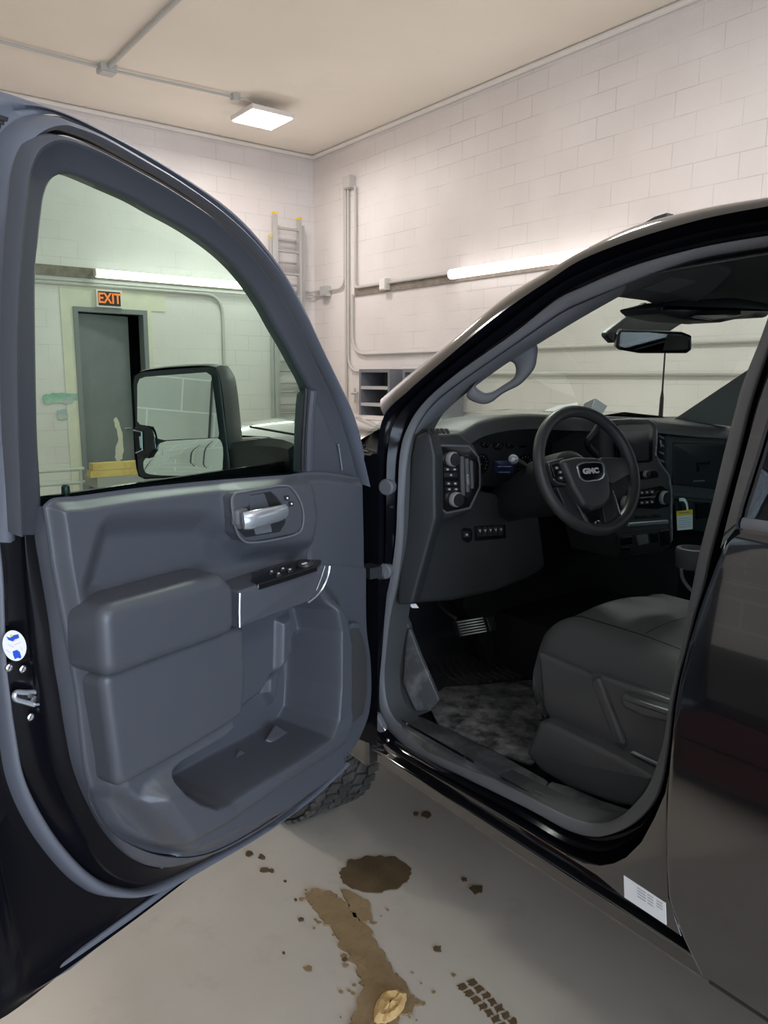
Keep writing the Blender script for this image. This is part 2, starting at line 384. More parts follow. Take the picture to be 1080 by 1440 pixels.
# cream surround painted on the blocks beside and above the door
c0 = hy(89, 500, YB).x
struct(MB().bb((c0, YB-.012, 0), (d0, YB, hy(150, 401, YB).z-.02)).bb((d0, YB-.012, dz), (d1+.25, YB, hy(150, 403, YB).z-.02)).bb((d1, YB-.012, 0), (d1+.06, YB, dz)).build('trim_4', CREAM))
def wall_patch(px, name, m, wall, n=4, j=2.0, off=.004):
    q = []
    for i in range(len(px)):
        a_, b_ = px[i], px[(i+1) % len(px)]
        for k in range(n): t = k/n; q.append((a_[0]+(b_[0]-a_[0])*t+random.uniform(-j, j), a_[1]+(b_[1]-a_[1])*t+random.uniform(-j, j)*.6))
    mb = MB().pp(q, pl('y', YB-.013-off), .002); return mb.build(name, m, wall)
GREENP = mat('green_wall_paint', (.22, .42, .34), .7, noise=(4, (.55, .60, .52), .40, .72))
GREYP = mat('grey_wall_smudge', (.36, .42, .43), .7, noise=(5, (.55, .57, .54), .4, .75))
wb = bpy.data.objects['wall_back']
s1 = wall_patch([(62, 556), (80, 552), (112, 553), (113, 563), (90, 566), (62, 568)], 'paint_smear', GREENP, wb); s1['label'] = 'green paint smear beside the exit door'
s2 = wall_patch([(88, 560), (104, 558), (103, 567), (90, 568)], 'paint_smudge', GREYP, wb, 3, 1.2, .007)
s3 = wall_patch([(79, 577), (94, 575), (96, 588), (82, 590)], 'paint_smudge', GREYP, wb, 3, 1.2, .007)
# exit sign
P0 = V((0, YB-.07, 0)); ny = V((0, -1, 0))
e = [(137.5, 408), (170.5, 410.5), (170.5, 431.5), (138, 430)]
q = [hitp(u, v, P0, ny) for u, v in e]
cx = sum(p.x for p in q)/4; cz = sum(p.z for p in q)/4; ew = abs(q[1].x-q[0].x); eh = abs(q[0].z-q[3].z)
sg = thing('exit_sign', 'orange and black EXIT sign mounted above the grey steel door', 'sign', (cx, YB-.02, cz-eh/2))
MB().bb((cx-ew/2-.015, YB-.06, cz-eh/2-.012), (cx+ew/2+.015, YB-.013, cz+eh/2+.012)).build('sign_box', TRIMW, sg, bevel=.006)
MB().bb((cx-ew/2+.008, YB-.066, cz-eh/2+.008), (cx+ew/2-.008, YB-.05, cz+eh/2-.008)).build('sign_face', SIGNB, sg)
text_mesh('EXIT', eh*.92, V((cx, YB-.068, cz-.002)), V((1, 0, 0)), EZ, ny, 'sign_letters', ORANGE, sg, .002, .80, .004)
# ---- fluorescent strips on their dark boards
def strip(a, b, h, wall, label, boards):
    """a,b: ends of the lit tube on the wall"""
    mid = (a+b)/2; d = (b-a).normalized(); n = wall
    t = thing('fluorescent_light', label, 'light', mid - EZ*.06, 'wall fluorescent strips')
    up = EZ
    L = (b-a).length; a = a+n*.024; b = b+n*.024; mid = mid+n*.024
    MB().box(mid+n*.035, (L, .07, .05) if abs(d.x) > .5 else (.07, L, .05)).build('housing', TRIMW, t, bevel=.006)
    MB().tube([a+n*.085-EZ*.012, b+n*.085-EZ*.012], h/2, 14).build('fluorescent_tube', TUBE, t)
    for p in (a, b): MB().box(p+n*.07-EZ*.01, (.03, .10, .075)).build('end_cap', TRIMW, t, bevel=.004)
    return t
zt = .5*(hy(134, 381, YB-.08).z + hy(360, 404, YB-.08).z)
xa, xb = hy(134, 381, YB-.08).x, hy(372, 404, YB-.08).x
strip(V((xa, YB, zt)), V((xb, YB, zt)), .10, V((0, -1, 0)), 'long lit fluorescent strip on the far wall above the exit sign', None)
pa, pb = hx(637, 384, XR-.08), hx(822, 357, XR-.08); zr = (pa.z+pb.z)/2
strip(V((XR, pa.y, zr)), V((XR, pb.y-.5, zr)), .11, V((-1, 0, 0)), 'lit fluorescent strip on the right wall above the pickup windshield', None)
o = MB().bb((xa-1.6, YB-.02, zt-.07), (xb+.1, YB, zt+.05)).build('mounting_board', WOODB); tag(o, 'dark wooden batten behind the far wall fluorescent strip', 'board')
yl = hx(500, 404, XR).y
o = MB().bb((XR-.02, pb.y-.6, zr-.09), (XR, yl, zr+.04)).build('mounting_board', WOODB); tag(o, 'dark wooden batten behind the right wall fluorescent strip', 'board')
# ---- conduits
def conduit(pts, r, label, m=CONDUIT, group=None, name='conduit_pipe'):
    o = MB().tube(spl(pts, 60) if len(pts) > 2 else pts, r, 8).build(name, m); return tag(o, label, 'pipe', group)
def rw(u, v, d=.03): return hx(u, v, XR-d)
def bw(u, v, d=.03): return hy(u, v, YB-d)
def bend(P, r=.12):
    out = []
    for i, p in enumerate(P):
        if 0 < i < len(P)-1:
            a_ = (P[i-1]-p); b_ = (P[i+1]-p); ra = min(r, a_.length*.45, b_.length*.45)
            s, e_ = p+a_.normalized()*ra, p+b_.normalized()*ra
            for k in range(7): f_ = k/6; out.append(s*(1-f_)**2+p*2*f_*(1-f_)+e_*f_*f_)
        else: out.append(p)
    return out
def pipe(pts, r, label, m=CONDUIT, br=.12, cat='pipe'):
    return tag(MB().tube(bend(pts, br), r, 8).build('conduit_pipe', m), label, cat)
pipe([rw(486, 264), rw(487, 585)], .018, 'straight vertical conduit at the far end of the right wall')
zb = rw(505, 522).z
A_ = rw(489.5, 266); pipe([A_, V((A_.x, A_.y, zb)), V((A_.x, rw(520, 522).y, zb))], .016, 'vertical conduit bending sideways onto the grey shelving unit', br=.25)
A_ = rw(499.5, 262, .04); E_ = rw(636, 382)
pipe([A_, V((A_.x, A_.y, rw(499, 405).z)), V((A_.x, E_.y, rw(499, 405).z))], .018, 'conduit dropping to the batten and running to the right wall fluorescent strip', br=.06)
A_ = rw(495.5, 414); zd = rw(512, 498).z
pipe([A_, V((A_.x, A_.y, zd)), V((A_.x, .5, zd))], .018, 'long conduit bending low and running along the right wall behind the pickup', br=.3)
zd2 = rw(820, 525).z
pipe([V((XR-.03, .5, zd2)), V((XR-.03, rw(560, 523).y, zd2))], .022, 'lower long horizontal conduit seen through the windshield')
A_ = rw(484, 266); B_ = rw(459, 409); B_.y -= .085
pipe([A_, V((A_.x, A_.y, B_.z)), B_], .014, 'conduit curving from the top box into the junction box near the corner', br=.42)
Q_ = rw(459, 407); Q_.y += .085
pipe([Q_, V((XR-.03, YB-.03, rw(450, 409).z)), bw(412, 411)], .014, 'upper conduit crossing the room corner behind the ladder', br=.1)
Q_ = rw(459, 413); Q_.y += .085
pipe([Q_, V((XR-.03, YB-.03, rw(450, 416).z)), bw(412, 421)], .014, 'lower conduit crossing the room corner behind the ladder', br=.1)
zp = bw(150, 403).z
A_ = bw(62, 401); B_ = bw(313, 430)
pipe([V((A_.x-1, A_.y, zp)), V((B_.x, B_.y, zp)), V((B_.x, B_.y, .9))], .02, 'conduit running above the exit sign and bending down the far wall', br=.25)
pipe([V((A_.x-1, YB-.035, zt-.115)), V((xb+.3, YB-.035, zt-.115))], .012, 'thin conduit just under the far wall fluorescent strip')
def jbox(c, d, label, m=CONDUIT):
    t = thing('junction_box', label, 'electrical box', V(c)-EZ*d[2]/2)
    MB().box(c, d).build('box_body', m, t, bevel=.006)
    k = min(range(3), key=lambda i: d[i]); n = V((0, 0, 0)); n[k] = 1
    s = -1
    MB().box(V(c)+n*s*(d[k]/2+.004), [d[i]*.86 if i != k else .008 for i in range(3)]).build('cover_plate', m, t, bevel=.002)
    return t
p = rw(492.5, 257); jbox(V((XR-.05, p.y, p.z)), (.09, .17, .15), 'cream electrical box on top of the conduit bundle on the right wall')
p = rw(459, 410); jbox(V((XR-.05, p.y, p.z)), (.08, .16, .14), 'grey junction box beside the room corner on the right wall', CEILC)
p = rw(543.5, 400); jbox(V((XR-.06, p.y, p.z)), (.08, .12, .14), 'white switch box on the batten left of the right wall strip light', TRIMW)
# ceiling conduits, box and lamp
def cw(u, v, d=.03): return hz(u, v, ZC-d)
J = cw(150, 97)
pipe([cw(-60, 43), V((J.x-.085, J.y, ZC-.03))], .014, 'ceiling conduit entering the ceiling box from the far side', CEILC)
pipe([V((J.x+.085, J.y, ZC-.03)), cw(327, 136)], .014, 'ceiling conduit running from the box to the panel lamp', CEILC)
pipe([V((J.x, J.y-.088, ZC-.03)), cw(270, -20)], .022, 'thick ceiling conduit running from the box towards the room middle', CEILC)
t = jbox(V((J.x, J.y, ZC-.035)), (.16, .16, .07), 'square ceiling junction box where three conduits meet', CEILC)
p = cw(331, 136); jbox(V((p.x, p.y, ZC-.03)), (.08, .08, .06), 'small ceiling box at the end of the lamp conduit', CEILC)
zl = ZC-.16
q = [hz(u, v, zl) for u, v in ((336, 175), (358, 154), (402, 158), (381, 183))]
ctr = sum(q, V())/4
lm = thing('ceiling_light', 'bright square lit panel lamp hanging just below the ceiling', 'light', ctr-EZ*.02)
hw = .27
MB().bb((ctr.x-hw, ctr.y-hw, zl), (ctr.x+hw, ctr.y+hw, zl+.05)).build('lamp_housing', TRIMW, lm, bevel=.01)
MB().bb((ctr.x-hw+.02, ctr.y-hw+.02, zl-.012), (ctr.x+hw-.02, ctr.y+hw-.02, zl)).build('lamp_diffuser', LAMPE, lm)
MB().tube(spl([cw(331, 137, .04), cw(345, 140, .06), ctr+EZ*.10+V((-.05, 0, 0)), ctr+EZ*.05], 20), .012, 8).build('lamp_cable', CEILC, lm)
MB().tube([ctr+EZ*.05, V((ctr.x, ctr.y, ZC))], .02, 8).build('lamp_stem', CEILC, lm)
# ---- ladder leaning in the corner
def ladder():
    yl = YB-.16
    t = thing('extension_ladder', 'tall aluminium extension ladder with yellow tips standing against the far wall', 'ladder', (hy(404, 500, yl).x, yl, 0))
    for (u, v0, yy, tip) in ((386.5, 301, yl-.04, 1), (420.5, 309, yl-.04, 1), (381.5, 333, yl+.05, 1), (424.5, 318, yl+.05, 0)):
        p = hy(u, v0, yy); MB().bb((p.x-.02, yy-.04, 0), (p.x+.02, yy+.04, p.z)).build('rail', ALU, t, bevel=.006)
        if tip: MB().bb((p.x-.023, yy-.043, p.z-.002), (p.x+.023, yy+.043, p.z+.028)).build('rail_tip', YTIP, t, bevel=.01)
    x0, x1 = hy(386.5, 400, yl-.04).x, hy(420.5, 400, yl-.04).x; z = hy(404, 322, yl-.04).z
    while z > .2:
        MB().tube([V((x0, yl-.04, z)), V((x1, yl-.04, z))], .019, 10).build('rung', ALU, t); z -= .298
    x0, x1 = hy(381.5, 400, yl+.05).x, hy(424.5, 400, yl+.05).x; z = hy(404, 338, yl+.05).z
    while z > .2:
        MB().tube([V((x0, yl+.05, z)), V((x1, yl+.05, z))], .016, 10).build('rung', ALU, t); z -= .298
ladder()
# ---- grey steel shelving against the right wall
def shelving():
    x0, x1 = XR-.46, XR-.07
    yA = hx(505, 540, x0).y; yB_ = hx(548, 540, x0).y; ztop = hx(525, 519, x0).z; zs = hx(525, 543, x0).z; zs2 = zs-(ztop-zs)
    t = thing('shelving_unit', 'grey steel shelving unit on the right wall under the conduits, left of pair', 'shelf', ((x0+x1)/2, (yA+yB_)/2, 0), 'grey steel shelving')
    def unit(t, ya, yb):
        for y in (ya-.02, yb+.02): MB().bb((x0, y-.02, 0), (x1, y+.02, ztop)).build('side_panel', SHELFM, t, bevel=.003)
        MB().bb((x1-.01, yb+.04, .1), (x1, ya-.04, ztop)).build('back_panel', SHELFM, t)
        z = ztop-.02
        for k in range(6):
            MB().bb((x0, yb+.04, z-.02), (x1-.01, ya-.04, z+.02)).build('shelf_board', SHELFL if k else SHELFM, t, bevel=.003); z -= (ztop-zs)
    unit(t, yA, yB_)
    yC, yD = hx(566, 540, x0).y, hx(566, 540, x0).y-(yA-yB_)
    t2 = thing('shelving_unit', 'grey steel shelving unit standing right of its pair, half behind the pickup', 'shelf', ((x0+x1)/2, (yC+yD)/2, 0), 'grey steel shelving')
    unit(t2, yC, yD)
shelving()
# valve and small items by the shelving
o = MB().tube([rw(495, 553, .05), rw(503, 553, .05)], .02, 8).tube([rw(499, 546, .05), rw(499, 566, .05)], .014, 8).build('pipe_valve', CEILC); tag(o, 'small dark pipe valve on the right wall beside the shelving unit', 'valve')
# bench with lumber before the exit door
yb = YB-1.0
p0, p1 = hy(137, 672, yb), hy(215, 672, yb)
zt2 = p0.z
bn = thing('work_bench', 'low grey bench carrying yellow lumber before the exit door', 'bench', ((p0.x+p1.x)/2, yb+.25, 0))
MB().bb((p0.x, yb, zt2-.13), (p1.x+.4, yb+.5, zt2)).build('bench_top', mat('grey_bench', (.30, .30, .29), .6), bn, bevel=.005)
for x in (p0.x+.06, p1.x+.32):
    for y in (yb+.06, yb+.44): MB().bb((x-.03, y-.03, 0), (x+.03, y+.03, zt2-.13)).build('leg', SHELFM, bn)
l0, l1 = hy(127, 656, yb+.02), hy(192, 655, yb+.02)
hh = (hy(130, 652.5, yb).z-zt2)
for k in range(2):
    o = MB().bb((l0.x+.03*k, yb+.02, zt2+.001+k*hh/2), (l1.x+.35, yb+.17, zt2+(k+1)*hh/2-.002)).build('lumber_board', LUMBER, bevel=.004)
    tag(o, ['yellow lumber board lying directly on the low grey bench', 'yellow lumber board on top of the other board on the bench'][k], 'board')
r0 = hy(66, 661, yb+.3); r1 = hy(66, 683, yb+.3); pw = hy(133, 660, yb+.3)
rl = thing('hand_rail', 'grey two-bar pipe rail beside the low bench below the exit door', 'rail', (r0.x, yb+.3, 0))
for z in (hy(90, 661, yb+.3).z, hy(90, 680, yb+.3).z): MB().tube([V((r0.x-.8, yb+.3, z)), V((pw.x-.12, yb+.3, z))], .022, 10).build('rail_bar', CEILC, rl)
for x in (r0.x-.7, pw.x-.16): MB().tube([V((x, yb+.3, 0)), V((x, yb+.3, hy(90, 661, yb+.3).z)), ], .022, 10).build('rail_post', CEILC, rl)
tc = thing('added_tool_chest', 'low dark chest with maroon drawers, added out of view for the rear door reflection', 'tool chest', (-.55, 1.2, 0))  # unseen chest added to give the dark reflection in the rear door
# ------------------------------------------------------------------ floor dirt
def jag(px, n=5, j=3.0, seed=1):
    rnd = random.Random(seed); q = []
    for i in range(len(px)):
        a_, b_ = px[i], px[(i+1) % len(px)]
        for k in range(n):
            t = k/n; q.append((a_[0]+(b_[0]-a_[0])*t+rnd.uniform(-j, j), a_[1]+(b_[1]-a_[1])*t+rnd.uniform(-j, j)*.7))
    return q
def dirt(polys, name, m, label, h=.004, big=99):
    mb = MB(); h0 = h
    for i, px in enumerate(polys):
        h = h0 if i < big else .003+.0001*(i % 9)
        pts = [hz(u, v, 0) for u, v in px]; mb.plate([(p.x, p.y) for p in pts], lambda a, b, hh: V((a, b, hh)), .0005, h, .0)
    o = mb.build(name, m); return tag(o, label, 'dirt', kind='stuff')
rnd = random.Random(3)
r5 = random.Random(11)
def speck(u, v, r, sx=1.4): return [(u+r*sx*cos(t)*rnd.uniform(.6, 1.25), v+r*sin(t)*rnd.uniform(.6, 1.25)) for t in [k*2*pi/9 for k in range(9)]]
dirt([jag([(478, 1230), (489, 1212), (518, 1204), (556, 1207), (578, 1222), (577, 1236), (560, 1250), (530, 1257), (503, 1252), (484, 1244)], 5, 2.5, 4), speck(671, 1252, 7), speck(600, 1147, 5)]+
     [speck(u, v, r) for u, v, r in ((350, 1202, 4), (368, 1206, 3.5), (373, 1224, 5), (585, 1145, 3), (653, 1238, 3), (615, 1335, 5), (401, 1240, 1.6), (382, 1225, 3), (416, 1266, 1.6), (424, 1294, 3), (399, 1341, 1.5), (485, 1350, 3))],
     'damp_dirt', SANDD, 'dark damp dirt patch and specks on the concrete floor')
dirt([jag([(500, 1258), (516, 1268), (525, 1296), (512, 1300), (498, 1290), (486, 1270), (482, 1252)], 4, 3, 5),
      jag([(428, 1262), (440, 1250), (468, 1258), (486, 1272), (500, 1290), (522, 1312), (536, 1340), (556, 1368), (574, 1396), (590, 1412), (580, 1425), (560, 1432), (556, 1450), (488, 1450), (500, 1420), (512, 1390), (504, 1366), (490, 1345), (470, 1320), (456, 1296), (440, 1280)], 5, 4, 6)]+
     [speck(u, v, r) for u, v, r in ((433, 1363, 5), (483, 1345, 3), (486, 1358, 3), (595, 1412, 3), (638, 1372, 2.5))]+
     [speck(u0+r5.gauss(0, 13), v0+r5.gauss(0, 9), r5.uniform(.8, 2.6)) for (u0, v0) in ((440, 1262), (462, 1296), (490, 1330), (520, 1350), (560, 1378), (582, 1412), (500, 1400), (500, 1275), (522, 1290), (560, 1432)) for _ in range(9)],
     'sand_trail', SAND, 'brown wet sand trail running down the concrete floor', .007, 2)
tr = []
for k in range(7):
    u, v = 656+k*9.5, 1386+k*9.2
    for s in (-1, 1): tr.append(jag([(u+s*7-6, v-s*3-3), (u+s*7+4, v-s*3-7), (u+s*7+8, v-s*3+1), (u+s*7-2, v-s*3+5)], 3, 1.6, k*2+s))
dirt(tr, 'tire_print', SANDD, 'dotted tire print of dirt on the floor near the rocker', .002)
lf_ = MB(); P_ = [hz(u, v, .012) for u, v in jag([(526, 1436), (528, 1412), (543, 1395), (560, 1392), (573, 1400), (569, 1416), (556, 1430), (541, 1440)], 3, 1.5, 9)]
cl = sum(P_, V())/len(P_)
rings = []
for f_, z in ((1, .008), (.98, .016), (.72, .024), (.4, .020), (.08, .027)): rings.append([V((cl.x+(p.x-cl.x)*f_, cl.y+(p.y-cl.y)*f_, z+random.uniform(-.003, .003))) for p in P_])
lf_.grid(rings, cu=True); o = lf_.build('dry_leaf', LEAFM); tag(o, 'crumpled tan dry leaf lying on the sand trail', 'leaf')
MB().bb((-.98, .35, .08), (-.16, 2.15, .50)).build('chest_body', DARK, tc, bevel=.012)
MB().bb((-1.0, .33, .50), (-.14, 2.17, .54)).build('chest_lid', RUB_D, tc, bevel=.01)
REDP = mat('maroon_paint', (.10, .012, .018), .4)
for j in range(3):
    for k in range(2): MB().bb((-.16, .38+j*.59, .11+k*.19), (-.145, .93+j*.59, .28+k*.19)).build('drawer', REDP, tc, bevel=.005)
for x in (-.9, -.24):
    for y in (.5, 2.0): MB().lathe((x-.02, y, .04), (1, 0, 0), [(.02, 0), (.04, .004), (.04, .036), (.02, .04)], 16).build('caster', RUB_D, tc)
WHEELM = mat('steering_wheel_rubber', (.042, .043, .047), .42)
# ================================================================== PICKUP
TR = thing('pickup_truck', 'black crew cab pickup truck parked with its driver door wide open', 'pickup truck', (2.28, .6, 0))
OUT = V((-1, 0, 0)); XM = 2.28
def mir(p): return V((2*XM-p.x, p.y, p.z))
PAIR = [  # seal outer edge, seal inner edge, edge of the painted opening
 ((1110, 326), (1110, 344), (1110, 285)), ((1080, 331), (1080, 348), (1080, 290)), ((988, 347), (976, 366), (988, 308)), ((892, 373), (892, 395), (892, 336)),
 ((820, 403), (820, 424), (820, 364)), ((780, 423), (785, 441), (775, 392)), ((721, 470), (727, 481), (705, 440)), ((643, 525), (652, 533), (625, 506)),
 ((596, 567), (610, 566), (575, 549)), ((573, 603), (586, 600), (540, 585)), ((563, 640), (574, 640), (530, 640)), ((560, 700), (569, 700), (530, 700)),
 ((557, 760), (567, 760), (531, 760)), ((549, 815), (560, 815), (531, 815)), ((537, 868), (549, 868), (529, 868)), ((531, 920), (543, 920), (526, 920)),
 ((529, 960), (541, 955), (522, 965)), ((534, 1003), (546, 992), (522, 1003)), ((552, 1033), (562, 1017), (533, 1038)), ((590, 1062), (600, 1042), (578, 1072)),
 ((660, 1097), (668, 1080), (648, 1112)), ((744, 1138), (752, 1124), (735, 1164)), ((800, 1168), (806, 1150), (800, 1203)), ((840, 1177), (842, 1157), (843, 1216)),
 ((877, 1167), (871, 1148), (877, 1207)), ((905, 1147), (895, 1127), (902, 1183)), ((927, 1115), (914, 1100), (934, 1115)), ((940, 1055), (933, 1045), (944, 1055)),
 ((947, 994), (942, 991), (951, 994)), ((954, 952), (949, 952), (958, 952)), ((963, 910), (958, 912), (968, 910)), ((975, 862), (966, 866), (981, 862)),
 ((986, 826), (973, 830), (993, 826)), ((996, 780), (983, 780), (1006, 780)), ((1014, 713), (1000, 713), (1022, 713)), ((1034, 641), (1017, 641), (1042, 641)),
 ((1050, 576), (1034, 576), (1060, 576)), ((1061, 540), (1044, 540), (1071, 540)), ((1083, 485), (1068, 480), (1092, 488)), ((1102, 430), (1088, 425), (1112, 430)),
 ((1124, 365), (1106, 380), (1136, 360)), ((1124, 338), (1112, 355), (1134, 310))]
PAIR = [((a[0]+(3.5 if 30 <= i <= 37 else 1.5 if i == 29 else 0), a[1]), b, (c[0]+(2 if 30 <= i <= 37 else 0), c[1])) for i, (a, b, c) in enumerate(PAIR)]
def cr(pts, k=6):
    m = len(pts); out = []
    for i in range(m):
        p0, p1, p2_, p3 = pts[i-1], pts[i], pts[(i+1) % m], pts[(i+2) % m]
        for q in range(k):
            t = q/k; out.append(.5*((2*p1)+(p2_-p0)*t+(2*p0-5*p1+4*p2_-p3)*t*t+(3*p1-p0-3*p2_+p3)*t**3))
    return out
SO = cr([hs(*p[0], .05) for p in PAIR]); SI = cr([hs(*p[1], .065) for p in PAIR]); E1 = cr([hs(*p[2], .008) for p in PAIR])
KA = 6
def loop(A): return A+[A[0]]
E0 = [p+V((.004, 0, 0)) for p in E1]
MB().ribbon(loop(E1), loop(SO), [(0, 0), (.03, -.012), (.10, -.024), (.25, -.026), (.38, -.008), (.5, .004), (.62, -.006), (.75, -.018), (.9, -.014), (1, -.004)], OUT).build('cab_frame', JAMB, TR, sharp=50)
MB().ribbon(loop(SO), loop(SI), [(0, -.008), (.03, .002), (.12, .005), (.5, .007), (.88, .005), (.97, .001), (1, -.01)], OUT).build('door_opening_seal', PILLAR, TR, sharp=60, label='dark rubber seal around the door opening')
# roof rail and pillar skin above the door opening, then the roof across
k0px = [(1110, 271), (1080, 277), (988, 293), (892, 318), (820, 352), (775, 378), (705, 421), (625, 487), (575, 527), (535, 562)]
K0 = [hs(u, v, .05) for u, v in k0px]
n0 = KA*(len(k0px)-1)+1
def openspl(P, k=6):
    Q = [P[0]*2-P[1]]+P+[P[-1]*2-P[-2]]; out = []
    for i in range(1, len(Q)-2):
        p0, p1, p2_, p3 = Q[i-1], Q[i], Q[i+1], Q[i+2]
        for q in range(k):
            t = q/k; out.append(.5*((2*p1)+(p2_-p0)*t+(2*p0-5*p1+4*p2_-p3)*t*t+(3*p1-p0-3*p2_+p3)*t**3))
    out.append(P[-1]); return out
K0c = openspl(K0); E1t = E1[:n0]
rear = [V((K0[0].x+.005, y, K0[0].z+.004)) for y in (-.2, -.9)]
rearE = [V((E1[0].x, y, E1[0].z+.004)) for y in (-.2, -.9)]
A_ = rear[::-1]+K0c; B_ = rearE[::-1]+E1t
rs = MB().ribbon(A_, B_, [(0, 0), (.25, .005), (.5, .008), (.8, .007), (1, 0)], (OUT*.8+EZ*.6).normalized())
MB().ribbon([mir(p) for p in A_], [mir(p) for p in B_], [(0, 0), (.5, .014), (1, 0)], V((.6, 0, .8))).build('roof_rail', PAINT, TR, sharp=60)
rs.build('roof_rail', PAINT, TR, sharp=60)
roofL = A_[:2]+[p for p in K0c if p.z > 1.89]
rows = []
for p in roofL:
    q = mir(p); row = []
    for k in range(13):
        t = k/12; w = p.lerp(q, t); w.z += .030*sin(pi*t)**1.3*min(1, (p.z-1.85)/.1); w.y += .10*sin(pi*t)*max(0, min(1, (2.0-p.z)/.1)); row.append(w)
    rows.append(row)
MB().grid(rows).build('roof_panel', PAINT, TR)
HDR = rows[-1]
# windshield
pil = [p for p in K0c if p.z <= 1.89]
base = V((1.36, 1.93, 1.50)); L_ = []
for k in range(11):
    t = k/10; a_ = HDR[0]; L_.append(a_.lerp(base, t)+V((.035, 0, -.012)))
ws = []
for k, p in enumerate(L_):
    t = k/10; q = mir(p); ws.append([p.lerp(q, j/16)+V((0, (.10+.16*t)*sin(pi*j/16), .03*(1-t)*sin(pi*j/16))) for j in range(17)])
MB().grid(ws).build('windshield', GLASSW, TR)
# passenger-side pillar trim and side shell so the cab is closed
lo_, hi_ = ws[-1][-1], ws[0][-1]
ppt = MB()
ppt.ribbon([ws[k][-1]+V((-.115, -.01, .0)) for k in range(11)], [V((3.13, 1.15, 1.93)).lerp(V((3.25, 1.50, 1.45)), k/10) for k in range(11)], [(0, .0), (.3, .02), (1, .01)], V((1, 0, 0))).build('passenger_pillar_trim', mat('brightened_pillar_plastic', (.24, .24, .23), .6), TR)  # pillar plastic lightened to stand in for light from the windshield
MB().bb((3.24, -.9, .55), (3.29, 2.0, 1.44)).build('passenger_side_panel', DARK, TR, bevel=.01)
MB().add([V((3.25, -.85, 1.44)), V((3.25, 1.52, 1.46)), V((3.13, 1.15, 1.92)), V((3.11, -.85, 1.95))], [(0, 1, 2, 3)]).build('passenger_side_glass', GLASSW, TR)
MB().bb((1.32, -1.0, .55), (3.26, -.94, 1.35)).build('cab_back_panel', DARK, TR)
MB().bb((1.45, -1.0, 1.35), (1.75, -.94, 1.99)).bb((2.81, -1.0, 1.35), (3.11, -.94, 1.99)).bb((1.75, -1.0, 1.88), (2.81, -.94, 1.99)).build('cab_back_frame', DARK, TR)
MB().bb((1.75, -.97, 1.35), (2.81, -.965, 1.88)).build('rear_window', GLASSW, TR)
MB().bb((1.34, -.95, .52), (3.26, 2.15, .575)).build('cab_floor', RUB_D, TR)
MB().bb((1.36, 2.08, .55), (3.26, 2.13, 1.47)).build('firewall', DARK, TR)
# headliner
rows = []
for i, (y, z) in enumerate(((1.30, 1.885), (1.22, 1.90), (1.05, 1.925), (.7, 1.94), (0, 1.945), (-.93, 1.94))):
    rows.append([V((1.44+(3.12-1.44)*j/16, y+.07*sin(pi*j/16)*(1 if i < 2 else 0), z+.03*sin(pi*j/16)-.05*(1-min(1, min(j, 16-j)/1.5)))) for j in range(17)])
MB().grid(rows).build('headliner', HEADL, TR)
# inner returns of the door opening (pillar and sill trims)
MB().ribbon(loop(SI), [p+V((.07, 0, 0)) for p in loop(SI)], [(0, 0), (.5, 0), (1, 0)], OUT).build('opening_trim', PLAST_D, TR)
# left windshield pillar trim with grab handle
ia, ib = 2*KA, 10*KA
gl = [(900, 398), (820, 443), (775, 470), (754, 483), (700, 517), (641, 562), (613, 588), (600, 604)]
G6 = spl([hs(u, v, .115) for u, v in gl], 60)
Sx = spl([SI[i] for i in range(3*KA, 9*KA+3)], 60)
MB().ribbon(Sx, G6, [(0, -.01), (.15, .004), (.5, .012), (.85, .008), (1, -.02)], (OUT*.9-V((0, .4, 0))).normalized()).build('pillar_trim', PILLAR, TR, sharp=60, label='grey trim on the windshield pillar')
gP = hs(690, 540, .13); gn = V((-.78, -.62, .0)).normalized()
go = [(655, 557), (682, 568.5), (707, 553), (730, 541), (743, 528), (751, 517), (754, 505), (754, 484), (742, 486), (700, 512)]
gi = [(667, 543), (680, 528), (697, 515), (713, 508), (722, 511), (725, 520), (722, 530), (706, 542), (692, 550), (678, 551)]
def ring(mb, po, pi_, plane, depth, r, n=70):
    P0, nn = plane
    if nn.dot(CAM-P0) < 0: nn = -nn
    A = spl([hitp(u, v, P0, nn) for u, v in po], n, True); B = spl([hitp(u, v, P0, nn) for u, v in pi_], n, True)
    c = sum(B, V())/n
    k0 = min(range(n), key=lambda i: (A[i]-B[0]).length); A = A[k0:]+A[:k0]
    if (A[n//4]-B[n//4]).length > (A[n//4]-B[-(n//4)]).length: A = [A[0]]+A[:0:-1]
    prof = [(0, -depth), (0, -r), (.05, -r*.4), (.15, 0), (.5, r*.25), (.85, 0), (.95, -r*.4), (1, -r), (1, -depth)]
    rows = [[a.lerp(b, t)+nn*h for t, h in prof] for a, b in zip(A, B)]
    mb.grid(rows, cv=True); return mb
ring(MB(), go, gi, (gP, gn), .03, .012).build('grab_handle', PILLAR, TR, sharp=60, label='grey grab handle on the windshield pillar')
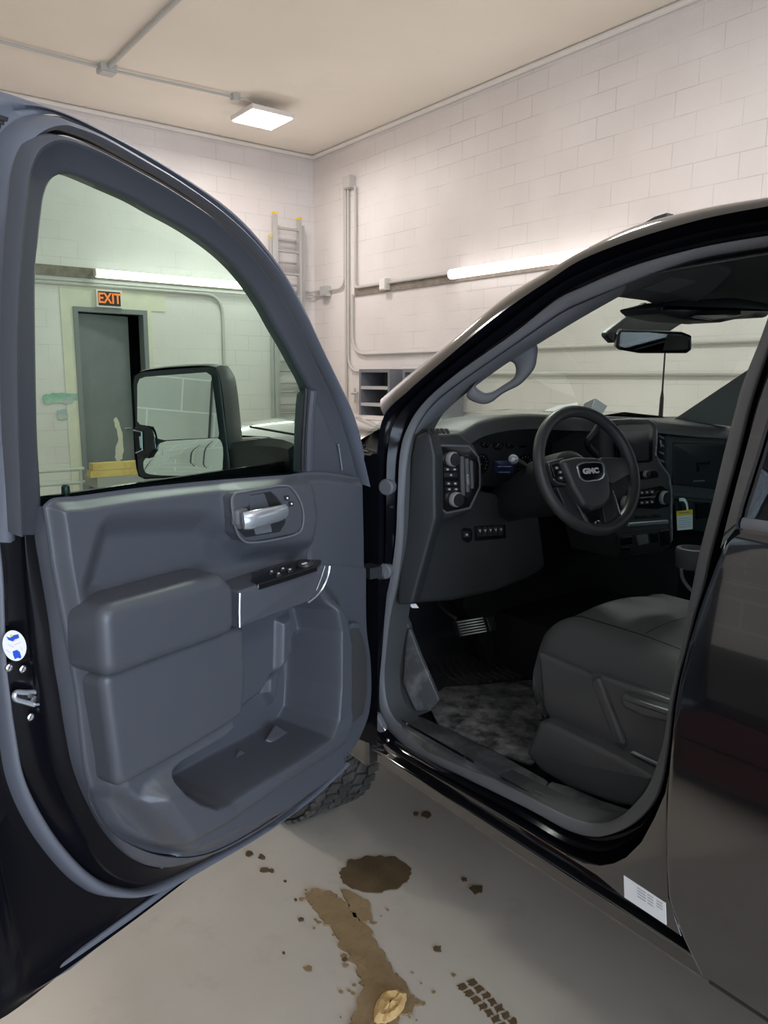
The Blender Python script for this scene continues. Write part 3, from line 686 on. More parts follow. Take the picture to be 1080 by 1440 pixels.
# sun visor, its label, overhead console
vP = hy(900, 405, 1.22); vn = V((-.15, -.35, -.92)).normalized()
vis = MB().pp([(862, 418), (908, 424), (935, 436), (960, 440), (1005, 408), (1030, 384), (985, 366), (930, 384), (880, 402)], (vP, vn), .02, .006, .015).build('sun_visor', HEADL, TR)
MB().pp([(904, 407), (945, 389.5), (981, 395), (939, 412.5)], (vP+vn*.002, vn), .001).build('visor_label', mat('visor_label_print', (.10, .10, .098), .7), vis, label='grey warning label on the sun visor')
oc = MB().pp([(925, 432), (935, 441), (969, 449), (1022, 453), (1063, 444), (1085, 447), (1085, 425), (1040, 418), (965, 422)], pl('y', 1.18), .12, .02, .02).build('overhead_console', DARK, TR)
MB().pp([(968, 444), (1000, 436), (1042, 436), (1042, 444), (1004, 450)], pl('y', 1.158), .01, .002, .004).build('console_buttons', GLOSSBLK, oc)
# rear-view mirror
rm = MB().pp([(850, 470), (862, 482), (880, 481), (930, 474), (965, 452), (967, 448), (935, 440), (909, 425)], pl('y', 1.60), .02, .006, .012).build('mirror_mount', DARK, TR)
mn = (CAM*.45 + V((1.85, .35, 1.5))*.55 - hx(920, 480, 2.2)).normalized()
mP = hx(920, 480, 2.2)
mo = [(866, 487), (868, 470), (873, 463), (960, 467), (973, 472), (973, 492), (966, 497), (900, 497), (870, 492)]
hsg = MB().pp(mo, (mP, mn), .035, .008, .01, front=.002).build('rearview_mirror', GLOSSBLK, TR, label='black interior rear-view mirror')
MB().pp([(871, 487), (873, 467), (912, 467.5), (968, 472.5), (968, 491), (905, 494.5)], (mP+mn*.0025, mn), .002, 0, .006).build('mirror_glass', MIRROR, hsg)
# ---------------------------------------------------------------- dashboard
def PX(px, plane, depth, bev, cor, name, m, parent, front=0, label=None, seg=3):
    return MB().pp(px, plane, depth, bev, cor, front, seg).build(name, m, parent, label=label)
rear_e = [hy(584, 612, 1.66), hy(604, 603, 1.66), hy(632, 607, 1.67), hy(652, 607, 1.68), hy(677, 592, 1.68), hy(716, 583, 1.68), hy(754, 581, 1.66), hy(790, 583, 1.63), hy(830, 585, 1.62), hy(872, 585, 1.60), hy(916, 588, 1.60), hy(945, 592, 1.64), hy(985, 597, 1.68), hy(1040, 602, 1.72), hy(1075, 606, 1.74)]
back_e = [V((1.40+(3.20-1.40)*i/14, 1.96+.20*sin(pi*i/14), 1.50)) for i in range(15)]
RE, BE = spl(rear_e, 80), spl(back_e, 80)
dash = MB().ribbon(RE, BE, [(0, -.05), (.01, -.012), (.05, 0), (.5, .012), (1, 0)], EZ)
dash.ribbon([p+V((0, .01, -.012)) for p in RE], [V((p.x, 1.93, max(p.z-.16, 1.30))) for p in RE], [(0, 0), (1, 0)], EZ)
DA = dash.build('dashboard', PLAST_D, TR, sharp=60)
YD = pl('y', 1.70)
# lower dash under the cluster, its left end, passenger face
PX([(572, 640), (600, 612), (660, 612), (676, 690), (720, 700), (760, 720), (770, 800), (745, 815), (700, 832), (640, 846), (556, 852), (556, 790), (568, 720)], YD, .25, .02, .03, 'knee_panel', DASH_SHADE, DA)
PX([(578, 640), (585, 613), (604, 603), (612, 640), (613, 730), (580, 850), (557, 852), (561, 800), (572, 720)], (hx(590, 700, 1.345), V((-1, -.55, 0)).normalized()), .06, .01, .015, 'dash_end_panel', DASH_SHADE, DA)
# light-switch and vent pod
pod = PX([(599, 621), (608, 611), (648, 609), (669, 626), (679, 648), (679, 684), (670, 709), (656, 724), (613, 738), (605, 728)], pl('y', 1.645), .14, .016, .02, 'switch_pod', DASH_SHADE, DA, seg=5)
yp = 1.645
MB().pp([(616, 630), (620, 625), (660, 626), (673, 641), (676, 655), (676, 686), (662, 716), (628, 723), (621, 717)], pl('y', yp-.001), .004, .001, .008).build('pod_bezel', PILLAR, pod)
MB().pp([(618, 632), (622, 628), (659, 629), (671, 642), (674, 656), (674, 684), (660, 713), (629, 720), (623, 715)], pl('y', yp-.004), .004, .001, .008).build('pod_face', GLOSSBLK, pod)
def knob(u, v, rpx, y, par, name='rotary_knob', dep=.022, ring_m=RINGM, cap=DARK):
    c = hy(u, v, y); r = (hy(u+rpx, v, y)-hy(u-rpx, v, y)).length/2
    r = abs(hy(u, v+rpx, y).z-hy(u, v-rpx, y).z)/2
    return MB().lathe(c, (0, -1, 0), [(r*.98, 0), (r, .003), (r, dep*.55), (r*.9, dep*.8)], 28).build(name, ring_m, par), MB().lathe(c, (0, -1, 0), [(r*.88, dep*.5), (r*.84, dep), (r*.2, dep*1.05), (.0005, dep*1.05)], 28).build(name+'_face', cap, par)
knob(634, 645.5, 10.5, yp-.005, pod); knob(639, 702, 10.5, yp-.005, pod)
PRINT = mat('light_print', (.5, .5, .5), .5)
def btn(u, v, w, h, plane, par, m=DARK, icon=True, name='button'):
    sl = .06*w
    b = MB().pp([(u-w/2, v-h/2), (u+w/2, v-h/2), (u+w/2, v+h/2), (u-w/2, v+h/2)], plane, .004, .0008, .002).build(name, m, par)
    if icon:
        P0, n = plane; nn = n if n.dot(CAM-P0) > 0 else -n
        MB().pp([(u-1.6, v-1.2), (u+1.4, v-1.2), (u+1.6, v+1.2), (u-1.4, v+1.2)], (P0+nn*.0006, n), .0005).build(name+'_icon', PRINT, par)
for (u, v, w, h) in ((629.5, 660, 8, 6), (639.5, 660, 8, 6), (634.5, 668, 18, 7), (631, 680, 8, 6), (640.5, 680, 8, 6), (632, 688, 8, 5), (641.5, 688, 8, 5)): btn(u, v, w, h, pl('y', yp-.007), pod)
vw = PX([(648, 641), (660, 641), (668, 652), (669, 676), (661, 699), (652, 700)], pl('y', yp-.0055), .003, .0005, .004, 'vent_frame', BLACKH, pod)
for k, (u0, u1) in enumerate(((649, 653.5), (656, 660), (662.5, 666))):
    PX([(u0-1, 642+k*3), (u1-1, 642+k*3), (u1+.6, 697-k*5), (u0+.6, 697-k*5)], pl('y', yp-.011), .006, .001, .001, 'vent_slat', PILLAR, pod)
PX([(656.5, 667), (660, 667), (661, 682), (658, 682)], pl('y', yp-.014), .004, .001, .001, 'vent_tab', CHROME, pod, label='chrome vent tab')
for k in range(5):
    u = 600+k*6.2; P_ = [(u, 602.5), (u+4.6, 602.5), (u+8, 608.5), (u+3.2, 608.5)]
    PX(P_, pl('z', hy(610, 605, 1.70).z+.0135), .003, 0, 0, 'defrost_slot', BLACKH, DA)
# instrument cluster
yc = 1.84
PX([(655, 690), (650, 640), (662, 612), (690, 597), (745, 590), (800, 592), (806, 690), (760, 720), (690, 705)], pl('y', 1.90), .03, .005, .02, 'cluster_back', BLACKH, DA)
cl_ = PX([(662, 684), (660, 634), (672, 610), (700, 600), (760, 597), (790, 610), (788, 680), (740, 688)], pl('y', yc), .03, .006, .015, 'instrument_cluster', DARK, DA)
DIAL = mat('dial_print', (.34, .34, .35), .5)
def dial(u, v, rpx):
    c = hy(u, v, yc-.002); r = abs(hy(u, v+rpx, yc).z-hy(u, v-rpx, yc).z)/2
    g = MB().lathe(c, (0, -1, 0), [(r, 0), (r*1.0, .006), (r*.93, .006), (r*.9, .001), (.001, .001)], 26).build('gauge', GLOSSBLK, cl_)
    mb = MB()
    for k in range(11):
        t = radians(-40+k*26); d = V((cos(t), 0, sin(t))); s_ = V((-sin(t), 0, cos(t)))
        mb.box(c+d*r*.78+V((0, -.0022, 0)), (r*.16, .0006, r*.05), (d, V((0, 1, 0)), s_))
    d = V((cos(3.9), 0, sin(3.9))); mb.box(c+d*r*.35+V((0, -.004, 0)), (r*.7, .001, r*.07), (d, V((0, 1, 0)), V((-d.z, 0, d.x))))
    mb.build('gauge_marks', DIAL, cl_)
for a_ in ((682, 621, 9), (700, 624, 9), (717, 622, 9), (734, 621, 9), (676, 652, 14), (738, 655, 16)): dial(*a_)
PX([(696, 648), (722, 648), (722, 667), (697, 666)], pl('y', yc-.006), .004, .001, .001, 'info_display', mat('dark_blue_screen', (.008, .012, .035), .2, emit=(.02, .04, .16), estr=.06), cl_)
for (u, v, w) in ((703, 656, 6), (713, 656, 12), (709, 664, 16)): PX([(u-w/2, v-.7), (u+w/2, v-.7), (u+w/2, v+.7), (u-w/2, v+.7)], pl('y', yc-.007), .0006, 0, 0, 'display_text', PRINT, cl_)
PX([(654, 690), (655, 640), (668, 634), (678, 648), (682, 690)], pl('y', 1.80), .05, .012, .015, 'cluster_side_bezel', DARK, DA)
# small buttons low on the dash
bp_ = pl('y', 1.698)
PX([(649, 746), (653, 742), (662, 743), (665, 749), (664, 760), (658, 764), (650, 759)], bp_, .004, .001, .003, 'button_surround', GLOSSBLK, DA); btn(656.5, 752, 8, 8, pl('y', 1.693), DA)
PX([(667, 740), (711, 737.5), (712, 757), (668, 761)], bp_, .004, .001, .002, 'switch_row', GLOSSBLK, DA)
for k in range(5):
    u, v = 675+k*7.4, 748.2-k*.45; btn(u, v, 6, 13, pl('y', 1.693), DA, icon=False, name='rocker_switch')
    PX([(u-1.8, v-3.2), (u+1.8, v-3.4), (u+.4, v+.8)], pl('y', 1.6885), .0006, 0, 0, 'switch_icon', PRINT, DA)
# centre stack
ys = 1.60
cs = PX([(845, 600), (857, 589), (912, 588), (926, 600), (925, 640), (942, 667), (946, 690), (946, 765), (930, 778), (872, 786), (862, 740), (850, 690)], pl('y', ys+.01), .22, .012, .012, 'center_stack', PLAST_D, DA)
MB().tube([hy(u, v, ys-.004) for u, v in ((857, 591.5), (885, 590), (911, 590.5), (921, 597), (923.5, 606), (922, 640), (930, 655), (940.5, 668), (944, 690), (944.5, 760))], .0042, 8).build('stack_chrome_edge', CHROME, cs, label='thin silver line around the center stack')
PX([(866, 601), (870, 597), (914, 596), (919, 602), (918, 648), (914, 650), (868, 653)], pl('y', ys-.004), .008, .003, .006, 'screen_bezel', GLOSSBLK, cs)
PX([(871, 606.5), (912.5, 606), (912.5, 647), (873, 650)], pl('y', ys-.0125), .002, .0005, .001, 'touchscreen', SCREEN, cs)
PX([(894, 663), (922, 661), (926, 665), (926, 672), (895, 675)], pl('y', ys-.003), .006, .002, .004, 'volume_panel', GLOSSBLK, cs); knob(907, 666.5, 5, ys-.008, cs, 'volume_knob', .016)
PX([(885, 690), (930, 682), (941, 690), (942, 712), (925, 716), (886, 714)], pl('y', ys-.003), .006, .002, .006, 'climate_panel', GLOSSBLK, cs); knob(932, 699.5, 9.5, ys-.009, cs, 'temperature_knob', .02); knob(878, 706, 9, ys-.009, cs, 'fan_knob', .02)
for k in range(3): btn(903+k*7, 693-k*.6, 6, 6, pl('y', ys-.011), cs); btn(903+k*7, 707-k*.6, 6, 5, pl('y', ys-.011), cs)
PX([(898, 699.6), (922, 697.5), (922, 699), (898, 701.2)], pl('y', ys-.011), .003, 0, 0, 'panel_strip', CHROME, cs)
PX([(885, 735), (940, 731), (942, 737), (885, 741)], pl('y', ys-.012), .02, .004, .004, 'stack_shelf', CHROME, cs, label='silver shelf edge')
for (u, v) in ((900, 728), (912, 727), (926, 726)): btn(u, v, 9, 5, pl('y', ys-.008), cs, icon=False)
us = PX([(870, 752), (940, 744), (944, 768), (930, 776), (872, 786)], pl('y', ys-.006), .01, .003, .008, 'socket_panel', DARK, cs)
PX([(895, 753), (911, 751), (913, 764), (899, 767)], pl('y', ys-.012), .008, .002, .002, 'usb_cover', PILLAR, us, label='grey usb cover')
for p_ in ([(874, 756), (889, 754), (890, 765), (875, 767)], [(916, 750), (926, 749), (927, 762), (917, 763)], [(929, 747), (942, 745), (943, 766), (930, 768)], [(874, 770), (886, 768.5), (886, 773), (874, 775)]):
    PX(p_, pl('y', ys-.011), .006, .002, .002, 'socket_cover', GLOSSBLK, us)
PX([(926, 606), (935, 625), (937, 660), (929, 655), (926, 636)], pl('y', ys+.03), .03, .004, .003, 'side_vent', BLACKH, cs)
for k in range(4): PX([(927.5, 612+k*11), (934, 615+k*11), (934.5, 618+k*11), (927.5, 615+k*11)], pl('y', ys+.024), .006, .001, 0, 'vent_slat', PILLAR, cs)
PX([(928.5, 619), (930, 619), (930.5, 629), (929, 629)], pl('y', ys+.018), .004, 0, 0, 'vent_tab', CHROME, cs)
PX([(838, 640), (850, 605), (862, 600), (868, 640)], pl('y', ys+.05), .05, .008, .01, 'driver_center_vent', DARK, cs)
PX([(845, 636), (845.5, 622), (847, 622), (848, 633), (850, 633), (850, 636)], pl('y', ys+.03), .004, 0, 0, 'vent_tab', CHROME, cs)
# passenger side of the dash
PX([(938, 600), (1080, 606), (1080, 640), (1080, 720), (946, 712), (944, 680), (938, 655)], pl('y', 1.74), .2, .02, .02, 'passenger_dash_face', PLAST_D, DA)
gb = PX([(947, 622), (1060, 626), (1060, 694), (947, 682)], pl('y', 1.735), .012, .006, .01, 'glove_box', DARK, DA)
PX([(981, 650), (999, 649), (999, 653), (984, 654), (984, 663), (981, 663)], pl('y', 1.73), .01, .001, 0, 'glove_box_latch', GLOSSBLK, gb)
PX([(975, 676), (991, 675), (991, 677), (975, 678)], pl('y', 1.73), .004, 0, 0, 'glove_box_trim', PILLAR, gb)
PX([(947, 692), (1060, 704), (1060, 709), (947, 698)], pl('y', 1.725), .02, .004, .003, 'dash_ledge', PLAST_D, DA)
lb = PX([(950, 702), (1055, 712), (1050, 758), (952, 742)], pl('y', 1.735), .02, .006, .01, 'lower_glove_box', DARK, DA)
PX([(980, 708), (998, 707), (998, 728), (981, 730)], pl('y', 1.725), .008, .002, .002, 'glove_box_latch', GLOSSBLK, lb)
PX([(745, 700), (860, 700), (870, 790), (950, 770), (1060, 770), (1060, 1000), (700, 960), (650, 846)], pl('y', 1.95), .05, 0, .02, 'under_dash_shade', BLACKH, DA)  # black sheet standing in for the darkness below the dash
MB().bb((2.02, 1.0, .575), (2.60, 2.05, .80)).build('center_tunnel', RUB_D, TR, bevel=.06)
# steering column, stalk, wheel
WC = V((1.771, 1.369, 1.409)); ty, tt = radians(-7.7), radians(22.6)
WN = V((sin(ty)*cos(tt), -cos(ty)*cos(tt), sin(tt))); WA = WN.cross(EZ).normalized(); WB = WA.cross(WN)*1.0
if WA.x < 0: WA = -WA
WB = WN.cross(WA)
if WB.z < 0: WB = -WB
col = MB().lathe(WC-WN*.06, -WN, [(.001, -.02), (.055, -.015), (.075, .0), (.085, .06), (.09, .14), (.07, .24), (.05, .42)], 24).build('steering_column', DARK, TR)
MB().tube(spl([hy(752, 668, 1.62), hy(742, 660, 1.60), hy(733, 652, 1.58), hy(722, 646, 1.55)], 16), [.013-.0035*k/15 for k in range(16)], 12).build('turn_signal_stalk', DARK, col)
MB().lathe(hy(724, 647.5, 1.552), (hy(716, 642, 1.535)-hy(724, 647.5, 1.552)), [(.009, 0), (.014, .006), (.0145, .018), (.010, .026), (.001, .028)], 18).build('stalk_knob', CHROME, col)
MB().tube(spl([hy(735, 690, 1.6), hy(733, 680, 1.585), hy(735, 672, 1.58)], 10), .009, 10).build('tilt_lever', PILLAR, col)
MB().tube(spl([hy(838, 640, 1.58), hy(826, 622, 1.56), hy(836, 608, 1.55), hy(842, 598, 1.55)], 14), .011, 10).build('shift_lever', DARK, col)
MB().tube(spl([WC+WN*.0+(WA*cos(t)+WB*sin(t))*.175 for t in [2*pi*k/48 for k in range(48)]], 96, True), .0175, 14, closed=True, sq=.95).build('steering_wheel', WHEELM, TR, label='black steering wheel')
SW = bpy.data.objects['steering_wheel']
wp = lambda k: (WC+WN*k, WN)
PX([(770, 649), (793, 643), (806, 662), (803, 684), (787, 682), (779, 676)], wp(.004), .018, .005, .006, 'spoke', WHEELM, SW)
PX([(845, 643), (879, 643), (889, 656), (886, 668), (862, 681), (850, 676)], wp(.004), .018, .005, .006, 'spoke', WHEELM, SW)
PX([(782, 684), (803, 686), (832, 738), (826, 748), (806, 738)], wp(.0), .016, .004, .005, 'spoke', DARK, SW)
PX([(846, 706), (861, 692), (878, 733), (868, 744), (852, 738)], wp(.0), .016, .004, .005, 'spoke', DARK, SW)
MB().tube([hitp(u, v, *wp(.004)) for u, v in ((801, 688), (813, 712), (829, 742))], .0022, 6).build('spoke_trim', PILLAR, SW)
MB().tube([hitp(u, v, *wp(.004)) for u, v in ((862, 690), (868, 708), (876, 735))], .0022, 6).build('spoke_trim', CHROME, SW)
hub = PX([(790, 646), (813, 641.5), (840, 642.5), (851, 647), (859, 672), (861, 700), (850, 713), (836, 717), (822, 711), (807, 686), (799, 667)], wp(.028), .05, .014, .012, 'airbag_cover', WHEELM, SW, seg=5)
sp_ = PX([(775, 654), (789, 650), (797, 668), (799, 679), (787, 677), (780, 671)], wp(.010), .008, .002, .003, 'button_pad', GLOSSBLK, SW)
for (u, v) in ((783, 658), (788, 664), (789, 672)): btn(u, v, 7, 5, wp(.0125), SW)
em = [(811, 655), (815, 651.5), (823, 649.5), (842, 649), (848, 651), (850, 656), (851, 668), (848, 673), (843, 675.5), (827, 677.5), (820, 676), (815, 671)]
PX(em, wp(.0305), .006, .0012, .003, 'emblem_rim', CHROME, SW, label='silver rim of the wheel emblem')
ce = (sum(p[0] for p in em)/len(em), sum(p[1] for p in em)/len(em))
PX([(ce[0]+(u-ce[0])*.88, ce[1]+(v-ce[1])*.88) for u, v in em], wp(.0325), .004, .001, .003, 'emblem_plate', GLOSSBLK, SW)
eC = hitp(831, 662.5, *wp(.0330))
text_mesh('GMC', .0205, eC, WA, WB, WN, 'emblem_letters', LETTER, SW, .001, 1.3, .0012)
kr = hy(840, 738, 1.56)
MB().tube([kr+V((.013*cos(t), 0, .013*sin(t))) for t in [2*pi*k/24 for k in range(24)]], .003, 8, closed=True).build('ignition_ring', CHROME, col)
# pedals
ped = PX([(641, 872), (680, 866), (686, 887), (648, 896)], (hy(664, 881, 1.86), V((0, -.85, .5)).normalized()), .02, .004, .004, 'brake_pedal', RUB_D, TR, label='ribbed brake pedal with metal edge')
for k in range(6):
    v = 873.2+k*3.7; off = k*1.3
    PX([(643.5+off, v+.6), (679+off*.85, v-5.2), (679.3+off*.85, v-3.3), (644+off, v+2.5)], (hy(664, 881, 1.86)+V((0, -.85, .5)).normalized()*.003, V((0, -.85, .5)).normalized()), .003, .0005, 0, 'pedal_rib', STEEL, ped)
MB().tube(spl([hy(642, 870, 1.87), hy(630, 862, 1.9), hy(616, 848, 1.95), hy(612, 835, 2.0)], 14), .007, 8).build('pedal_arm', DARK, ped)
PX([(684, 868), (696, 866), (699, 886), (690, 888)], (hy(690, 878, 1.92), V((0, -.85, .5)).normalized()), .02, .004, .003, 'accelerator_pedal', DARK, TR)
PX([(666, 830), (671, 829), (672, 832), (667, 833)], pl('y', 1.75), .004, 0, 0, 'hood_release_tag', WHITE, DA, label='small white tag under the dash')
PX([(575.5, 850), (585, 849), (589, 855), (580, 855)], pl('y', 1.69), .004, 0, 0, 'fuse_label', WHITE, DA, label='small white label under the dash')
# kick panel, floor, sill
PX([(548, 856), (562, 852), (574, 880), (585, 940), (606, 1000), (570, 1014), (550, 990), (543, 940)], (hx(565, 940, 1.375), V((-1, -.35, .05)).normalized()), .02, .006, .01, 'kick_panel', PLAST_D, TR)
PX([(566, 960), (570, 905), (574, 878), (592, 925), (618, 985), (604, 1000), (584, 1000)], (hx(585, 950, 1.385), V((-1, -.5, .1)).normalized()), .015, .004, .008, 'kick_plate', DUSTY, TR, label='dusty grey footwell side liner')
PX([(556, 1012), (578, 1000), (612, 1016), (708, 1062), (772, 1098), (750, 1124), (668, 1082), (600, 1044), (566, 1022)], pl('z', .662), .08, .006, .01, 'sill_plate', DUSTY, TR)
PX([(750, 1124), (774, 1097), (805, 1106), (845, 1124), (890, 1138), (884, 1150), (842, 1158), (806, 1149)], pl('z', .664), .08, .008, .01, 'sill_plate', DUSTY, TR)
for k, (a_, b_) in enumerate((((752, 1113), (850, 1150)), ((750, 1119), (838, 1153)))): MB().tube([hz(*a_, .667), hz((a_[0]+b_[0])/2, (a_[1]+b_[1])/2+2, .667), hz(*b_, .667)], .004, 6).build('sill_ridge', DUSTY, TR)
# all-weather floor liner: a loose thing on the cab floor
fl = thing('floor_liner', 'dusty black ribbed floor liner in the driver footwell', 'floor mat', hz(690, 1000, .577))
mo_ = [(612, 905), (640, 895), (735, 895), (752, 935), (766, 985), (752, 1075), (712, 1062), (615, 1016), (600, 985), (604, 950)]
heel = [(600, 985), (625, 966), (680, 962), (755, 955), (766, 985), (752, 1075), (712, 1062), (615, 1016)]
MB().pp(mo_, pl('z', .592), .012, .003, .02).build('liner_tray', LINER, fl)
MB().pp(heel, pl('z', .597), .006, .002, .02).build('heel_pad', MATR, fl, label='pale dusty heel area')
rb = MB()
for k in range(11):
    u0 = 612+k*10.5; v0 = 945-k*1.0
    q = [hz(u0-8, v0-32, .594), hz(u0+3, v0-12, .594), hz(u0+17, v0+5, .594), hz(u0+38, v0+17-k*.3, .594)]
    rb.tube(spl(q, 14), .0055, 6)
rb.build('liner_ribs', LINER, fl)
# ---------------------------------------------------------------- driver seat
def pillow(P, zs):
    """closed outline in plan, (inset, z) loops"""
    mb = MB(); P = [tuple(p) for p in P]
    if area(P) < 0: P = P[::-1]
    rows = []
    for d, z in zs:
        Q = inset(P, d); rows.append([V((a, b, z(a, b) if callable(z) else z)) for a, b in Q])
    mb.grid(rows, cu=True); n = len(P); b = len(mb.v)-n; mb.f.append(tuple(b+k for k in range(n))); mb.f.append(tuple(b-(len(rows)-1)*n+k for k in reversed(range(n)))); return mb
SX0, SX1, SY0, SY1 = 1.562, 2.10, .42, 1.375
st = MB(); rows = []
for i in range(33):
    t = i/32; row = []
    for j in range(41):
        s = j/40; x = SX0+(SX1-SX0)*t; y = SY1-(SY1-SY0)*s
        ex = min(t, 1-t)*(SX1-SX0); ey = s*(SY1-SY0)
        z = .985 + .05*sin(pi*t)**.7 + .012*math.exp(-((min(t, 1-t)-.1)/.06)**2)
        z -= .055*max(0, 1-ex/.045)**2.2 + .08*max(0, 1-ey/.10)**2.0 + .05*max(0, (s-.3))
        for (cx_, w) in ((.20, .012), (.80, .012)): z -= .006*math.exp(-((t-cx_)/w)**2)
        for (sy, w) in ((.30, .010), (.62, .010)):
            if .2 < t < .8: z -= .007*math.exp(-((s-sy-.05*abs(t-.5))/w)**2)
        yy = y - .035*max(0, 1-ex/.08)**2 if s < .02 else y
        row.append(V((x, yy, z)))
    rows.append(row)
st.grid(rows)
bott = [[p for p in (r[0], V((r[0].x, r[0].y-.004, r[0].z-.05)), V((r[0].x, r[0].y-.03, r[0].z-.12)), V((r[0].x, r[0].y-.06, .80)))] for r in rows]; st.grid(bott)
side = [[p, V((p.x-.008, p.y, p.z-.03)), V((p.x-.006, p.y, p.z-.07)), V((p.x+.01, p.y, p.z-.13))] for p in rows[0]]; st.grid(side)
side = [[p, V((p.x+.008, p.y, p.z-.03)), V((p.x+.006, p.y, p.z-.07)), V((p.x-.01, p.y, p.z-.13))] for p in rows[-1]]; st.grid(side)
seat = st.build('driver_seat', CLOTH, TR, sharp=70, weld=1e-4)
seam = [r for r in rows]
MB().tube([rows[6][j]+V((0, 0, .001)) for j in range(2, 38)], .0018, 6).build('seat_seam', RUB_D, seat)
MB().tube([rows[i][12]+V((0, 0, .0)) for i in range(7, 27)], .0018, 6).build('seat_seam', RUB_D, seat)
MB().tube([rows[i][25]+V((0, 0, .0)) for i in range(7, 27)], .0018, 6).build('seat_seam', RUB_D, seat)
PX([(756, 917), (764, 921), (830, 950), (843, 950), (880, 963), (945, 986), (946, 1002), (930, 1082), (880, 1062), (772, 1014), (762, 990)], pl('x', 1.535), .5, .012, .012, 'seat_side_shield', SEATPL, seat, seg=4)
PX([(828, 955), (842, 953), (880, 1052), (863, 1047)], pl('x', 1.524), .018, .010, .008, 'shield_crease', SEATPL, seat)
PX([(868, 980), (875, 976), (905, 989), (950, 1003), (950, 1019), (905, 1010), (876, 996)], pl('x', 1.50), .04, .010, .006, 'recline_lever', SEATPL, seat, seg=4)
PX([(884, 1058), (890, 1056), (925, 1073), (924, 1079)], pl('x', 1.52), .02, .002, .002, 'seat_rail', STEEL, seat, label='bright steel seat rail')
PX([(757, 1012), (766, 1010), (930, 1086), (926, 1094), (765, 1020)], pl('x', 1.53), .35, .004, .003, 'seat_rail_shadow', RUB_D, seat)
PX([(738, 1060), (748, 1035), (757, 1015), (766, 1016), (840, 1052), (918, 1092), (916, 1104), (892, 1138), (860, 1132), (800, 1110), (760, 1086)], pl('x', 1.485), .5, .015, .012, 'seat_riser', SEATPL, TR, seg=4)
sbk = MB().plate(rpoly([(1.57, 1.0), (2.09, 1.0), (2.06, 1.62), (1.60, 1.62)], .06), lambda a, b, h: V((a, .40-.22*(b-1.0)-h, b)), 0, .13, .04, 4)
sb = sbk.build('seat_backrest', CLOTH, seat, sharp=60)
MB().plate(rpoly([(1.71, 1.66), (1.95, 1.66), (1.94, 1.84), (1.72, 1.84)], .05), lambda a, b, h: V((a, .30-.22*(b-1.0)-h, b)), 0, .09, .03, 4).build('headrest', CLOTH, seat)
cns = MB().plate(rpoly([(2.14, .45), (2.46, .45), (2.46, 1.24), (2.14, 1.24)], .05), lambda a, b, h: V((a, b, h)), .80, 1.10, .04, 4).build('center_armrest', CLOTH, TR)
cp = hz(975, 776, 1.12)
MB().lathe(cp, (0, 0, 1), [(.035, -.06), (.05, -.05), (.055, .0), (.052, .012), (.04, .014), (.036, .0), (.03, -.03)], 24).build('cup_holder', PILLAR, cns, label='grey cup holder ring')
MB().tube(spl([hx(958, 800, 1.95), hx(959, 810, 1.95), hx(965, 822, 1.95), hx(974, 832, 1.95)], 14), .005, 8).build('seat_strap', PILLAR, cns)
# hang tag on the lower dash
tP = pl('y', 1.70)
tg0 = hy(963, 746, 1.70)
ht = thing('hang_tag', 'white and yellow warning tag hanging from the passenger dash', 'tag', tg0)
MB().pp([(951.5, 719), (974, 716.5), (974, 744), (952.5, 746)], tP, .0015).build('tag_card', WHITE, ht)
MB().pp([(951.5, 719), (974, 716.5), (974, 723.5), (951.5, 726)], pl('y', 1.6985), .0012).build('tag_header', YELLOW, ht, label='yellow header of the tag')
for k in range(5):
    v = 729+k*3.1; MB().pp([(954, v), (972, v-1.9), (972, v-.9), (954, v+1)], pl('y', 1.698), .0006).build('tag_print', mat('tag_print_blue', (.42, .50, .58), .6) if k == 0 else bpy.data.materials['tag_print_blue'], ht)
MB().pp([(955, 721), (970, 719.3), (970, 720.6), (955, 722.3)], pl('y', 1.697), .0006).build('tag_print', INK, ht)
st_ = spl([hy(955, 703, 1.715), hy(961, 702.5, 1.705), hy(965, 707, 1.70), hy(967, 717, 1.699)], 14)
MB().tube(st_, .007, 8, sq=.2, up=(0, 1, 0)).build('tag_strap', WHITE, ht)
# papers lying on the dash
pp_ = thing('paper_sheet', 'white folded paper standing on the dash top behind the wheel', 'paper', hy(835, 588, 1.85))
PN = (hy(835, 580, 1.80), V((-.3, -1, .25)).normalized())
MB().pp([(837, 560), (854, 571), (848, 581), (829, 582)], PN, .002).build('bright_leaf', WHITE, pp_)
MB().pp([(815, 580), (822, 567), (837, 560), (830, 581)], (hy(825, 580, 1.80), V((.5, -1, .25)).normalized()), .002).build('grey_leaf', mat('grey_paper', (.42, .44, .43), .6), pp_)
p3_ = thing('paper_sheet', 'low white paper sheet lying flat on the dash top', 'paper', hy(790, 586, 1.9))
MB().pp([(764, 578), (785, 570), (812, 566), (815, 578), (790, 579)], (hy(790, 582, 1.92), V((0, -.5, 1)).normalized()), .003).build('sheet', WHITE, p3_)
# ---------------------------------------------------------------- outer body
hood = MB(); rows = []
for i in range(14):
    t = i/13; y = 1.93+1.12*t; row = []
    for j in range(21):
        s = j/20; x = 1.335+(2*XM-2*1.335)*s; e = min(s, 1-s)
        bow = .16*sin(pi*s) if i == 0 else .16*sin(pi*s)*(1-t) if t < .5 else .08*sin(pi*s)*(1-t)*2*.5+.06*sin(pi*s)
        z = 1.455+.05*min(1, e/.10)**.7+.02*math.exp(-((e-.2)/.06)**2)-.03*t**3*1.5
        row.append(V((x, y+bow, z)))
    rows.append(row)
hood.grid(rows); hood.build('hood', PAINT, TR)
fp = [(1.735, .50), (1.735, 1.36), (1.80, 1.43), (1.95, 1.455), (2.6, 1.44), (3.0, 1.40), (3.08, 1.2), (3.08, .62), (2.95, .56)]
fp += [(2.45+.50*cos(t), .43+.50*sin(t)) for t in [radians(12+(156)*k/16) for k in range(17)]]
